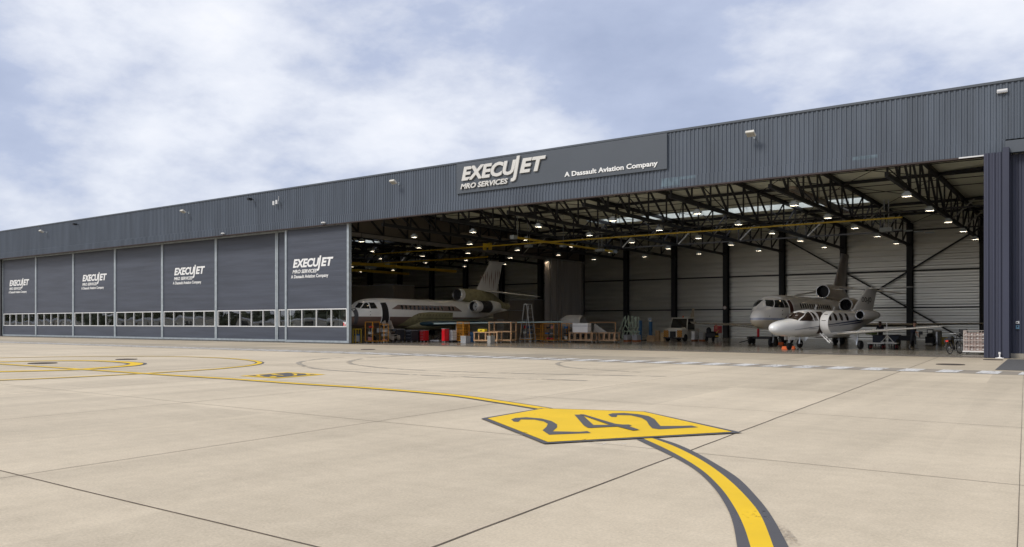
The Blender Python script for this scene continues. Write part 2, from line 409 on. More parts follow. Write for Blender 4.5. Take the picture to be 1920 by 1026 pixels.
# loops on the left
def loop(pts, w, wb, label):
    P = smooth_line([G(*p) for p in pts]); r = thing('taxi_loop_line', label, 'ground marking')
    g = MB(); strip(g, P, wb, .009); g.build('dark_edge', blk, r)
    g = MB(); strip(g, P, w, .0125); g.build('yellow_line', yel, r)
loop([(-250, 682), (-120, 680), (0, 678.9), (80, 677.2), (160, 676.8), (215, 678.3), (250, 681), (256, 683.2), (240, 686.3), (200, 689.5), (150, 693), (100, 695), (0, 697.3), (-150, 699)], .48, .75, 'broad yellow loop with a dark outline, the shorter one at the far left edge')
loop([(-250, 681), (-100, 675), (0, 671.5), (150, 669), (300, 668.6), (400, 671), (460, 675), (487, 680), (470, 685.5), (430, 690), (390, 693.5), (300, 699), (230, 703), (100, 709.5), (0, 713.5), (-150, 718)], .20, .34, 'thin yellow loop with a dark outline reaching towards the sliding doors')
# dark board with yellow characters
C5 = dict(ox=440, oy=680, s=9.6)
root = thing('stand_number_marking', 'small dark painted board with yellow characters in front of the sliding doors', 'ground marking')
g = MB(); flat(g, gp([(90, 245), (960, 175), (1640, 218), (740, 290)], **C5), .009); g.build('yellow_border', yel, root)
g = MB(); flat(g, gp([(230, 243), (950, 188), (1480, 219), (760, 277)], **C5), .013); g.build('dark_field', blk, root)
g = MB()
for q in ([(370, 238), (440, 232), (470, 248), (540, 250), (500, 258), (420, 254)], [(640, 222), (720, 216), (760, 222), (830, 232), (900, 238), (860, 243), (780, 236), (690, 230)], [(620, 255), (700, 252), (770, 262), (740, 270), (660, 266)], [(1020, 203), (1090, 207), (1130, 218), (1110, 240), (1040, 240), (1080, 224)], [(1270, 212), (1340, 210), (1370, 224), (1300, 228)]):
    flat(g, gp(q, **C5), .017)
g.build('yellow_characters', yel, root)
# white dash row along the apron edge
mb_ = MB()
x = -150
bandm = mat('worn_band_grey', (.30, .26, .205), .85, 0, .18, .9)
g = MB(); g.add([(-150, -12.45, .0045), (24, -12.45, .0045), (24, -14.5, .0045), (-150, -14.5, .0045)], [(0, 3, 2, 1)]); tag(g.build('edge_band', bandm), kind='structure')
dr = thing('edge_dash_line', 'row of worn white painted blocks crossing the apron in front of the hangar opening', 'ground marking')
k = 0; x = -5.93
while x > -150:
    mb_.add([(x+.02*k*0, -12.6, .010), (x+.64, -12.6, .010), (x+.64, -14.4, .010), (x, -14.4, .010)], [(0, 3, 2, 1)]); x -= 1.2
for x in (-4.74, -3.55, -2.36, -1.17, 0, 1.2): mb_.add([(x, -12.6, .012), (x+.64, -12.6, .012), (x+.64, -14.4, .012), (x, -14.4, .012)], [(0, 3, 2, 1)])
o = mb_.build('white_dashes', wht, dr); o['kind'] = 'stuff'
# tyre marks and stains
tm = worn('tyre_rubber', (.385, .335, .26), .53, sc_=3.)
g = MB()
for pts, w in (([(760, 666.8), (720, 668), (650, 670), (610, 672.3), (567, 678), (562, 683), (593, 691.7), (677, 698), (777, 703), (900, 708), (1100, 714)], .22),
               ([(770, 667), (747, 668), (687, 671.7), (659, 677), (655, 680.7), (673, 685), (740, 691.7), (860, 697), (1000, 701), (1250, 706)], .22),
               ([(1090, 676), (1062, 678), (1045, 682), (1060, 688), (1100, 692), (1200, 698)], .18),
               ([(1500, 676), (1250, 672), (1050, 667), (850, 663)], .15)):
    strip(g, smooth_line([G(*p) for p in pts]), w, .006)
tag(g.build('tyre_marks', tm), kind='structure')
st = worn('rubber_scuff', (.46, .385, .29), .44, sc_=45.)
g = MB(); strip(g, smooth_line([G(*p) for p in ((1455, 975), (1475, 1000), (1492, 1030), (1505, 1060))]), .05, .006, w2=.14)
tag(g.build('scuff_stain', st), kind='structure')
# chalk scribble beside the number
g = MB()
for p in ([(685, 280), (740, 286)], [(735, 284), (760, 296), (800, 280)], [(780, 290), (830, 283), (860, 290)], [(850, 282), (890, 292), (920, 283)], [(870, 279), (905, 289)]):
    strip(g, gp(p, **C8), .012, .007)
tag(g.build('chalk_writing', wht), 'faint white chalk scribble at the lower edge of the painted 242', 'chalk mark')
# manhole covers
iron = mat('cast_iron', (.07, .055, .045), .8, .2, .25, 8)
first = None
for i, (px, py, r, lb) in enumerate(((80, 681.6, .50, 'dark round cover inside the broad yellow loop'), (237, 674.3, .42, 'dark round cover just outside the tip of the broad yellow loop'), (690, 655.5, .42, 'dark round cover just outside the open end of the sliding doors'), (1782, 684, .48, 'larger dark round cover in front of the wire cage of cartons'), (1862, 675, .36, 'smaller dark round cover at the foot of the blue grey pier'))):
    p = G(px, py)
    g = MB(); g.lathe([(r, .004), (r, .012), (r*.9, .014), (r*.88, .010), (r*.3, .010), (0.01, .012)], n=28); o = g.build('manhole_cover', iron, None, 30, (p[0], p[1], 0)); tag(o, lb, 'manhole cover', 'manhole covers in the apron')
    # frame ring
    g = MB(); g.torus((0, 0, .006), r*1.04, .02, 'Z', 28, 6); g.build('rim', iron, o)
#@@HANGAR
# ---------------------------------------------------------------- hangar
HG = thing('hangar', 'long slate grey metal hangar with a wide open bay and a row of sliding doors', 'hangar')
XL, XR, YB = -126., 24., 42.7
ROOF = lambda y: 12.05-.0152*y
BOT = lambda y: 9.50-.006*y
mb = MB(); corrugated(mb, XL, XR, 10.31, 13.0, 0.0, .242, .085, .045)
mb.build('header_cladding', clad, HG)
mb = MB(); corrugated(mb, XL, -3.95, 9.68, 10.30, -.05, .242, .085, .045); mb.bx(XL, -3.95, -.05, .02, 10.305, 10.33)
mb.build('header_skirt', clad, HG)
mb = MB(); mb.bx(XL, XR, -.09, .5, 13.003, 13.12); mb.build('parapet_cap', clad2, HG)
brn = mat('soffit_primer', (.035, .022, .02), .7, 0, .2)
mb = MB(); mb.bx(XL, -4.6, -.10, .05, 9.60, 9.675); mb.bx(XL, -4.6, .055, .45, 9.64, 9.70); mb.build('header_soffit', brn, HG)
mb = MB(); mb.bx(XL, XR, .46, .6, 9.7, 13.0); mb.build('header_backing', steel_dark, HG)
# pale flashing at the right end of the opening and a stretch of new blue sheeting
mb = MB(); mb.bx(-5.9, -4.75, -.13, -.105, 9.62, 9.68); mb.build('flashing', white_fr, HG)
fadem = mat('faded_blue_sheet', (.095, .135, .165), .5, 0, .3, 3.)
for a_, b_, z0_, z1_ in ((1240, 1276, 9.80, 10.29), (1276, 1306, 10.12, 10.29), (1600, 1642, 10.12, 10.29)):
    mb = MB(); xa = XL+.242*round((X(a_, 0)-XL)/.242); xb = XL+.242*round((X(b_, 0)-XL)/.242); corrugated(mb, xa, xb, z0_, z1_, -.053, .242, .085, .045); mb.build('faded_sheet', fadem, HG)
# right pier and wall beyond
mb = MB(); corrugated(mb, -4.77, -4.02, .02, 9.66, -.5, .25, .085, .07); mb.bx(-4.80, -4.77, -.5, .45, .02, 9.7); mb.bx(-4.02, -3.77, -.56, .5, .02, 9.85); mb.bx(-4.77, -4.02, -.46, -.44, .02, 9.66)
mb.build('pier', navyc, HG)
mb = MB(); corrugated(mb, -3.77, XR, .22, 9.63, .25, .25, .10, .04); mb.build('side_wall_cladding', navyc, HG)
mb = MB(); mb.bx(-3.95, XR, -.25, -.005, 9.64, 10.21); mb.build('door_track_box', clad2, HG)
mb = MB(); mb.bx(-3.76, XR, .12, .4, 0, .22); mb.build('plinth', mat('plinth_concrete', (.30, .27, .22), .85, 0, .15, 3), HG)
# shell
wallm = mat('liner_sheet_metal', (.64, .63, .58), .30, .75, .10, .35, stretch=(.3, 1, 2))
mb = MB(); pz_ = []; z_ = 0
while z_ < 12.2: pz_ += [(z_, 0), (z_+.16, .0), (z_+.25, .11), (z_+.40, .11), (z_+.455, .03), (z_+.50, .03)]; z_ += .54
nn_ = len(pz_); mb.add([(XL, YB-d, z) for z, d in pz_]+[(XR, YB-d, z) for z, d in pz_], [(i, i+1, nn_+i+1, nn_+i) for i in range(nn_-1)]); mb.build('back_wall', wallm, HG)
mb = MB(); corrugated(mb, 0, 12.2, 0.6, YB, XL,   .54, .20, .10, run='z', face='x', sgn=1); mb.build('end_wall', wallm, HG)
mb = MB(); corrugated(mb, 0, 12.2, 0.6, YB, XR,   .54, .20, .10, run='z', face='x', sgn=-1); mb.build('end_wall', wallm, HG)
deck = mat('roof_deck_liner', (.74, .75, .62), .6, 0, .12, .2)
SK = [(-76.5, -66.5), (-41.8, -16.2)]
mb = MB()
def deckp(x0, x1, y0, y1):
    k0 = len(mb.v); corrugated(mb, y0, y1, x0, x1, 0, .48, .14, .05, run='y', face='z', sgn=-1)
    for i in range(k0, len(mb.v)): p = mb.v[i]; mb.v[i] = (p[0], p[1], p[2]+ROOF(p[1])+.22)
SY0, SY1 = 24.9, 28.1
deckp(XL, XR, .3, SY0); deckp(XL, XR, SY1, YB)
e_ = [XL]+[q for s in SK for q in s]+[XR]
for i in range(0, len(e_), 2): deckp(e_[i], e_[i+1], SY0, SY1)
mb.build('roof', deck, HG)
skm = bpy.data.materials.new('skylight_polycarbonate'); skm.use_nodes = True; t = skm.node_tree; b = t.nodes['Principled BSDF']
nzz = N('ShaderNodeTexNoise', t, ins={'Scale': 2.0}); cr = N('ShaderNodeMixRGB', t); t.links.new(nzz.outputs['Fac'], cr.inputs[0]); cr.inputs[1].default_value = (.85, .88, .88, 1); cr.inputs[2].default_value = (.95, .95, .93, 1)
tl = N('ShaderNodeBsdfTranslucent', t); t.links.new(cr.outputs[0], tl.inputs[0]); trn = N('ShaderNodeBsdfTransparent', t); mxs = N('ShaderNodeMixShader', t); mxs.inputs[0].default_value = .72
t.links.new(tl.outputs[0], mxs.inputs[1]); t.links.new(trn.outputs[0], mxs.inputs[2]); t.links.new(mxs.outputs[0], t.nodes['Material Output'].inputs['Surface'])
curb = mat('skylight_curb', (.62, .68, .66), .6)
for x0, x1 in SK:
    zt = ROOF(26.5)+.75
    mb = MB(); mb.add([(x0, SY0, zt), (x1, SY0, zt), (x1, SY1, zt), (x0, SY1, zt)], [(0, 1, 2, 3)]); s_ = mb.build('skylight', skm, HG)
    mb = MB(); zb = ROOF(26.5)+.12
    mb.bx(x0, x1, SY1, SY1+.05, zb, zt); mb.bx(x0, x1, SY0-.05, SY0, zb, zt); mb.bx(x0-.05, x0, SY0, SY1, zb, zt); mb.bx(x1, x1+.05, SY0, SY1, zb, zt)
    n_ = int((x1-x0)/2.05)
    for i in range(1, n_): xx = x0+(x1-x0)*i/n_; mb.bx(xx-.03, xx+.03, SY0, SY1, zt-.09, zt-.02)
    mb.build('frame', curb, s_)
# columns, girts, braces
COLX = [-9.49-6.2*k for k in range(0, 19)]
for k, cx in enumerate(COLX[:15]):
    mb = MB(); y0, y1 = YB-.72, YB-.12
    mb.bx(cx-.26, cx+.26, y0, y0+.06, 0, 11.35); mb.bx(cx-.26, cx+.26, y1-.06, y1, 0, 11.35); mb.bx(cx-.06, cx+.06, y0+.06, y1-.06, 0, 11.35)
    mb.bx(cx-.34, cx+.34, y0-.06, y1+.05, .006, .05); mb.bx(cx-.30, cx+.30, y0-.02, y0, 9.1, 9.35)
    mb.build('column', steel_dark, HG)
mb = MB()
for zg in (3.16, 6.76): mb.bx(XL, XR, YB-.3, YB-.12, zg-.07, zg+.07)
mb.build('wall_girt', steel_dark, HG)
mb = MB()
yb = YB-.75
mb.bar((X(1475, yb), yb, Z(1475, 450, yb)), (X(1800, yb), yb, Z(1800, 632, yb)), .14)
mb.build('wall_brace', steel_dark, HG); mb = MB(); mb.bar((X(1846, yb), yb, Z(1846, 422, yb)), (X(1580, yb), yb+.16, Z(1580, 583, yb)), .14)
mb.build('wall_brace', steel_dark, HG)
# trusses
NP = 13; PY = [1.75+(YB-2.45)/NP*i for i in range(NP+1)]
def truss(cx):
    m_ = MB()
    ys, ye = PY[0], PY[-1]
    for (f, w, h) in ((ROOF, .26, .24), (BOT, .24, .20)):
        m_.bar((cx, ys-.2, f(ys)), (cx, ye, f(ye)), h, w)
    for i, y in enumerate(PY):
        m_.bar((cx, y, BOT(y)), (cx, y, ROOF(y)), .10)
    for i in range(NP):
        a, b_ = PY[i], PY[i+1]
        if i < NP/2-.6: m_.bar((cx, a, ROOF(a)-.1), (cx, b_, BOT(b_)+.1), .12)
        else: m_.bar((cx, a, BOT(a)+.1), (cx, b_, ROOF(b_)-.1), .11 if i > 8 else .09)
    return m_
tr0 = None
for cx in COLX[:16]:
    if tr0 is None: m_ = truss(0); tr0 = m_.build('roof_truss', steel_dark, HG, loc=(cx, 0, 0))
    else: copy_tree(tr0, HG, loc=(cx, 0, 0))
mb = MB()
for i in (2, 5, 9, 11): y = PY[i]; mb.bx(XL, XR, y-.09, y+.09, ROOF(y)-.12, ROOF(y)+.10)
for i in (1, 3, 4, 6, 7, 10): y = PY[i]; mb.bx(XL, XR, y-.04, y+.04, ROOF(y)+.125, ROOF(y)+.165)
for i in (5, 9): y = PY[i]; mb.bx(XL, XR, y-.06, y+.06, BOT(y)-.03, BOT(y)+.09)
for k in range(15):
    a, b_ = COLX[k], COLX[k+1]
    for (i, j) in ((0, 2), (2, 5), (5, 9), (9, 13)):
        if k % 3 == 2 and i != 9: continue
        mb.tube((a, PY[i], ROOF(PY[i])-.16), (b_, PY[j], ROOF(PY[j])-.16), .025, n=5); mb.tube((b_, PY[i], ROOF(PY[i])-.18), (a, PY[j], ROOF(PY[j])-.18), .025, n=5)
    for i in (3, 8, 11):     # knee struts from the bottom chords up to the purlins
        mb.bar((a, PY[i], BOT(PY[i])+.05), (a-2.2, PY[i], ROOF(PY[i])-.02), .07)
for i in (2, 5, 9, 11): mb.bar((COLX[0], PY[i], ROOF(PY[i])), (-4, PY[i]-2.2, ROOF(PY[i])-.05), .16)
mb.build('roof_bracing', steel_dark, HG)
ltst = mat('pale_tube', (.34, .34, .32), .5)
for k in range(0, 15):
    for i in (7, 9):
        mb = MB(); mb.bar((COLX[k]+.1, PY[i], BOT(PY[i])+.05), (COLX[k]+1.5, PY[i]+.1, BOT(PY[i])+1.4), .09); mb.build('knee_brace', ltst, HG)
# partition between the bays
parm = mat('partition_panel', (.135, .115, .095), .6, 0, .08, .3)
mb = MB(); px_ = -53.05
mb.bx(px_-.08, px_, .7, YB-.1, 9.3, 11.9); mb.build('partition_panel', parm, HG)
mb = MB(); mb.bar((px_+.15, .7, 9.36), (px_+.15, YB-.4, 9.12), .50, .30); mb.build('partition_beam', mat('partition_beam_grey', (.17, .16, .15), .6), HG)
# ---- sliding doors
gl = bpy.data.materials.new('window_glass'); gl.use_nodes = True; t = gl.node_tree
fr = N('ShaderNodeFresnel', t); fr.inputs['IOR'].default_value = 1.75
go = N('ShaderNodeBsdfGlossy', t); go.inputs['Roughness'].default_value = .015; go.inputs['Color'].default_value = (.92, .93, .92, 1)
nz = N('ShaderNodeTexNoise', t, ins={'Scale': .45, 'Detail': 1.0}); tcx = N('ShaderNodeTexCoord', t); t.links.new(tcx.outputs['Object'], nz.inputs['Vector'])
bp = N('ShaderNodeBump', t); bp.inputs['Strength'].default_value = .25; bp.inputs['Distance'].default_value = .05; t.links.new(nz.outputs['Fac'], bp.inputs['Height']); t.links.new(bp.outputs[0], go.inputs['Normal'])
tr = N('ShaderNodeBsdfTransparent', t); tr.inputs[0].default_value = (.55, .60, .56, 1); mxs = N('ShaderNodeMixShader', t)
t.links.new(M_('ADD', fr.outputs[0], .12, t, True), mxs.inputs[0]); t.links.new(tr.outputs[0], mxs.inputs[1]); t.links.new(go.outputs[0], mxs.inputs[2]); t.links.new(mxs.outputs[0], t.nodes['Material Output'].inputs['Surface'])
def logo(parent, x0, xT, zE, cap, y, m, ext, dy):
    """three line door sign: big italic word, second line, third line; xT = right end of the big word"""
    w = xT-x0
    text_part('lettering', 'EXECU', x0, x0+w*.665, zE, cap, y, m, parent, .22, .040, ext)
    text_part('lettering', 'ET', x0+w*.705, x0+w, zE, cap, y, m, parent, .22, .040, ext)
    # the tall J runs from above the word to below its base line
    k = cap; xj = x0+w*.645; g_ = MB()
    P = [(xj+.215*k, 1.24*k), (xj+.47*k, 1.24*k), (xj+.17*k, -.18*k), (xj+.08*k, -.40*k), (xj-.10*k, -.50*k), (xj-.34*k, -.50*k), (xj-.30*k, -.28*k), (xj-.16*k, -.27*k), (xj-.10*k, -.16*k)]
    n = len(P); vs = [(p[0], y-ext, zE+p[1]) for p in P]+[(p[0], y+ext, zE+p[1]) for p in P]
    g_.add(vs, [tuple(range(n)), tuple(range(n, 2*n))[::-1]]+[(i, n+i, n+(i+1) % n, (i+1) % n) for i in range(n)])
    g_.build('lettering', m, parent)
def door(x0, x1, y, nw, name='sliding_door', logo_at=None, post=.30):
    d = MB(); d.bx(x0+.01, x1-.01, y+.02, y+.20, .12, 9.76); corrugated(d, 2.95, 9.6, x0+post*.5, x1-post*.5, y+.02, .5, .46, .010, run='z', face='y')
    corrugated(d, .2, 1.28, x0+post*.5, x1-post*.5, y+.02, .5, .46, .010, run='z', face='y')
    # body with an opening for the glazing: rebuild as boxes
    d.v = d.v[8:]; d.f = [[i-8 for i in f] for f in d.f[6:]]; d.m = d.m[6:]
    d.bx(x0+.01, x1-.01, y+.022, y+.20, 2.84, 9.76); d.bx(x0+.01, x1-.01, y+.022, y+.20, .12, 1.32)
    D = d.build(name, doorm, HG)
    f_ = MB(); f_.bx(x0-.0, x0+post*.55, y-.07, y+.22, .05, 9.80); f_.bx(x1-post*.55, x1, y-.07, y+.22, .05, 9.80)
    f_.bx(x0+post*.55, x1-post*.55, y-.05, y+.21, .05, .22); f_.bx(x0+post*.55, x1-post*.55, y-.04, y+.21, 9.62, 9.80)
    f_.build('door_frame', galv, D)
    a, b_ = x0+post*.55+.06, x1-post*.55-.06
    w_ = MB(); w_.bx(a, b_, y-.03, y+.15, 1.32, 1.40); w_.bx(a, b_, y-.03, y+.15, 2.76, 2.84)
    for i in range(nw+1):
        xx = a+(b_-a-.07)*i/nw; w_.bx(xx, xx+.07, y-.025, y+.15, 1.40, 2.76)
    W = w_.build('window', white_fr, D)
    g_ = MB(); g_.add([(a, y+.06, 1.40), (b_, y+.06, 1.40), (b_, y+.06, 2.76), (a, y+.06, 2.76)], [(0, 1, 2, 3)]); g_.build('window_glazing', gl, D)
    if logo_at:
        x_, xt, zE, cap = logo_at
        logo(D, x_, xt, zE, cap, y-.002, letter, .004, 0)
        text_part('lettering', 'MRO SERVICES', x_-.05, x_+(xt-x_)*.60, zE-.47*cap/.7, .29*cap/.7, y-.002, letter, D, .22, .026, .004)
        text_part('lettering', 'A Dassault Aviation Company', x_-.25, x_+(xt-x_)*.88, zE-.87*cap/.7, .27*cap/.7, y-.002, letter, D, 0, .022, .004)
    return D
DX = [-113.89, -104.80, -95.66, -86.53, -77.40, -68.28, -59.30]
for i in range(6):
    lg = {0: (-112.0, -106.65, 6.30, .73), 2: (-93.6, -88.3, 6.34, .73), 4: (-75.3, -70.1, 6.40, .73)}.get(i)
    door(DX[i], DX[i+1], 1.2+(.001*i), 5, logo_at=lg)
door(-59.29, -51.0, 1.22, 5)
door(-57.2, -49.25, .45, 4, logo_at=(-56.2, -51.15, 6.35, .72), post=.42)
mb = MB(); mb.bx(-120, -113.9, 1.0, 1.2, 0, 9.8); mb.build('dark_gap_panel', steel_dark, HG)
mb = MB(); mb.bx(XL, -120, .4, .6, 0, 9.8); mb.build('end_panel', clad, HG)
# warning notice in the last window
n_ = thing('notice', 'small white and red paper notice in the lower corner of the last door window', 'notice', (X(646.5, .42), .40, Z(646, 612, .4)))
mb = MB(); mb.bx(-.16, .16, -.01, 0, 0, .36); mb.build('sheet', white_fr, n_)
mb = MB(); mb.bx(-.14, -.02, -.016, -.011, .03, .30); mb.bx(.03, .13, -.016, -.011, .03, .16); mb.build('print', red_pnt, n_)

# ---- sign board on the header
S = thing('sign_board', 'long flat grey sign board with raised EXECUJET MRO SERVICES letters on the header', 'sign', (-29.4, -.12, 10.84))
mb = MB(); mb.bx(-37.57, -21.27, -.16, -.10, 10.84, 12.96); 
bd = mb.build('board', clad2, None); bd.parent = S; bd.location = (29.4, .12, -10.84)
def re(o): o.location = (29.4, .12, -10.84); return o
before = set(col.objects)
raised = mat('raised_letters', (.62, .61, .575), .5, 0, .03)
logo(S, -37.0, -29.85, 11.70, .96, -.24, raised, .045, 0)
text_part('lettering', 'MRO SERVICES', -37.1, -32.95, 11.12, .36, -.24, raised, S, .22, .028, .04)
text_part('lettering', 'A Dassault Aviation Company', -28.45, -21.85, 11.09, .31, -.19, letter, S, 0, .024, .02)
for o in set(col.objects)-before: re(o)

# ---- floodlights and small fittings on the header
fz = mat('floodlight_housing', (.60, .58, .52), .5)
def flood(x, z, label, big=1.):
    r = thing('floodlight', label, 'floodlight', (x, -.05, z), group='floodlights along the header')
    m = MB(); m.bx(-.05, .05, -.02, .02, -.1, .1); m.bar((0, 0, 0), (0, -.45, .08), .05); m.build('bracket', galv, r)
    m = MB(); Q = Matrix.Rotation(R(-28), 3, 'X'); m.box((0, -.62, .06), (.48*big, .40, .11), M=Q); 
    for i in range(7): m.box((-.2+.066*i, -.60, .135), (.018, .34, .05), M=Q)
    m.build('housing', fz, r)
    m = MB(); m.box((0, -.645, -.005), (.42*big, .34, .03), M=Q); m.build('lens', mat('lens_glass', (.35, .34, .30), .2), r)
flood(-16.0, 12.05, 'floodlight right of the sign board, nearest of the row')
flood(-43.3, 12.15, 'floodlight left of the sign board, above the end of the sliding doors')
flood(-70.8, 12.15, 'floodlight on the header above the second lettered door from the right')
flood(-99.3, 12.15, 'floodlight nearest the far left end of the header')
for x, z, lb in ((-91.9, 12.5, 'small dark camera housing under the parapet, the farther one'), (-60.9, 12.5, 'small dark camera housing under the parapet, the nearer one')):
    r = thing('camera_housing', lb, 'camera', (x, -.05, z)); m = MB(); m.bar((0, 0, 0), (0, -.3, .02), .05); m.build('bracket', steel_dark, r); m = MB(); m.box((0, -.42, 0), (.22, .4, .16)); m.bx(-.14, .14, -.66, -.2, .085, .11); m.build('housing', steel_dark, r, bevel=.01)
r = thing('sensor_pair', 'pair of small white sensors on the header above the lettered sliding door', 'sensor', (-57.5, -.05, 12.0))
m = MB(); m.bar((-.2, 0, 0), (-.2, -.25, 0), .05); m.bar((.2, 0, 0), (.2, -.25, 0), .05); m.build('bracket', galv, r)
m = MB(); m.box((-.2, -.32, -.1), (.16, .16, .34)); m.box((.2, -.32, -.04), (.16, .16, .34)); m.tube((.1, -.05, .1), (.1, -.05, .5), .02); m.build('sensor', white_fr, r, bevel=.02)
r = thing('emergency_light', 'white rectangular light box under the parapet at the right end of the header', 'wall light', (-4.08, -.05, 12.60))
m = MB(); m.bx(-.22, .22, -.12, .0, -.09, .09); m.build('housing', white_fr, r, bevel=.02); m = MB(); m.bx(-.2, .2, -.14, -.122, -.075, .0); m.build('diffuser', grey_pl, r)
for x, lb in ((-65.2, 'small white sensor on the lip above the second sliding door from the opening'), (-51.6, 'small white sensor on the lip above the last lettered sliding door')):
    r = thing('door_sensor', lb, 'sensor', (x, -.16, 9.80)); m = MB(); m.bx(-.2, .2, -.12, 0.05, -.05, .07); m.build('housing', white_fr, r, bevel=.02); m = MB(); m.bx(-.12, .12, -.13, -.122, -.04, .0); m.build('lens', dark, r)
# notices and door stop at the right
yw = .19
r = thing('wall_notice', 'small white and blue notices on the ribbed wall right of the pier', 'notice', (X(1908, yw), yw, 1.0))
m = MB(); z0 = Z(1908, 607, yw)-1.0; m.bx(-.07, .07, -.01, 0, z0, z0+.12); m.build('white_sheet', white_fr, r)
m = MB(); z1 = Z(1908, 618, yw)-1.0; m.bx(-.07, .07, -.01, 0, z1, z1+.20); m.build('blue_sheet', mat('blue_print', (.10, .22, .32), .5), r)
m = MB(); m.bx(-.05, .02, -.014, -.011, z0+.03, z0+.08); m.bx(-.03, .03, -.014, -.011, z1+.1, z1+.17); m.bx(-.06, .06, -.014, -.011, z1-.03, z1+.03); m.build('print', dark, r)
r = thing('door_stop', 'pale metal door stop bracket standing at the foot of the pier', 'door stop', (X(1874, -.8), -.72, 0))
m = MB(); m.bx(-.17, .17, -.08, .08, .004, .035); m.bx(-.08, .08, -.05, .05, .035, .06); m.build('base', white_pnt, r, bevel=.01)
m = MB(); m.tube((0, 0, .06), (0, 0, .26), .03); m.tube((0, 0, .2), (0, 0, .30), .05); m.build('pin', white_pnt, r)

# ---- curtain
cur = thing('folding_curtain', 'grey pleated full height curtain gathered at the back end of the partition', 'curtain', (-52.75, 38.2, 0))
pleat = mat('curtain_fabric', (.26, .24, .225), .55, 0, .12, .7, stretch=(1, 4, .2))
m = MB(); pts = []; n = 46
for i in range(n+1):
    y = -4.2+8.3*i/n; pts.append((.16 if i % 2 else -.16, y+random.uniform(-.03, .03)))
vs = [(p[0]+.01, p[1], .12) for p in pts]+[(p[0], p[1], 9.1) for p in pts]
m.add(vs, [(i, i+1, n+2+i, n+1+i) for i in range(n)]); m.build('pleats', pleat, cur)
m = MB(); m.bx(-.12, .12, -4.3, 4.2, 9.1, 9.16); m.build('rail', galv, cur)
for y in (-3.4, -2.0, -1.1):
    m = MB(); m.tube((.26, y, .1), (.26, y, 9.1), .035, n=6); m.build('stiffener', alu, cur)

# ---- ceiling lamps
lampm = mat('lamp_glow', (1.0, .76, .52), .4, emit=36., var=0)
L0 = thing('ceiling_light', 'warm lit high bay lamp hanging below a roof truss', 'ceiling light', (COLX[0]+.35, 5, 8.85), group='high bay lamps under the trusses')
m = MB(); m.bx(-.24, .24, -.15, .15, 0, .05); m.bx(-.14, .14, -.09, .09, .05, .16)
for s_ in (-1, 1): m.bx(-.24, .24, s_*.15-.006, s_*.15+.006, -.13, .0); m.bx(s_*.24-.006, s_*.24+.006, -.145, .145, -.13, .0)
m.build('housing', galv, L0)
m = MB(); m.bx(-.19, .19, -.11, .11, -.03, -.004); m.build('lamp', lampm, L0)
m = MB(); m.tube((0, 0, .2), (0, 0, .62), .02, n=5); m.build('rod', steel_dark, L0)
for k in range(14):
    for j in range(5):
        if k == 0 and j == 0: continue
        copy_tree(L0, loc=(COLX[k]+.35, 4.9+7.3*j, 8.85))
# ---- overhead equipment
yc = 17.
r = thing('crane_bridge', 'long thin yellow overhead crane rail crossing below the roof trusses', 'crane rail', (-31, yc, 9.0))
m = MB(); m.bx(X(700, yc)+31, X(1692, yc)+31, -.05, .05, -.05, .05); m.build('beam', yellow_st, r)
m = MB()
for k in range(0, 9): m.tube((COLX[k]+31, 0, .08), (COLX[k]+31, 0, .5), .02, n=5)
m.build('hanger', steel_dark, r)
m = MB(); xk = X(914, yc)+31; m.bx(xk-.4, xk-.28, -.2, .2, -.35, .3); m.bx(xk+.28, xk+.4, -.2, .2, -.35, .3); m.bx(xk-.28, xk+.28, -.15, .15, -.1, .25); m.build('hoist', yellow_st, r)
r = thing('crane_bridge', 'short yellow overhead beam running into the hangar across the long yellow rail', 'crane rail', (X(1056, yc), yc, 8.7))
m = MB(); m.bx(-.07, .07, -7.5, 9, -.08, .08); m.build('beam', yellow_st, r); m = MB(); m.bx(-.2, .2, -.3, .3, -.25, -.09); m.bx(-.2, .2, -7.8, -7.3, -.15, .15); m.bx(-.25, .25, 8.9, 9.5, -.16, .16); m.build('trolley', galv, r)
m = MB(); [m.tube((0, y, .08), (0, y, 2.6), .02, n=5) for y in (-7, 0, 7)]; m.build('hanger', galv, r)
htm = mat('heater_housing', (.36, .30, .25), .5, .3)
for (hx, y0, y1, hz, lb) in ((-17.2, 10.2, 25., 10.7, 'brown grey radiant heater strip hung in front of the skylight'), (-51.2, 17.0, 31.5, 10.4, 'beige radiant heater strip hung near the partition beam')):
    r = thing('radiant_heater', lb, 'heater', (hx, (y0+y1)/2, hz)); l_ = (y1-y0)/2
    m = MB(); m.add([(-.35, -l_, -.1), (.35, -l_, -.1), (.22, -l_, .1), (-.22, -l_, .1), (-.35, l_, -.1), (.35, l_, -.1), (.22, l_, .1), (-.22, l_, .1)], [(0, 3, 7, 4), (3, 2, 6, 7), (1, 5, 6, 2), (0, 1, 2, 3), (4, 7, 6, 5)]); m.build('reflector', htm, r)
    m = MB(); m.tube((-.12, -l_+.2, -.06), (-.12, l_-.2, -.06), .05); m.tube((.12, -l_+.2, -.06), (.12, l_-.2, -.06), .05); m.build('tube', ltst, r)
    m = MB(); [m.tube((s, y, .1), (s, y, 1.2), .015, n=5) for s in (-.2, .2) for y in (-l_+.5, 0, l_-.5)]; m.build('hanger', steel_dark, r)
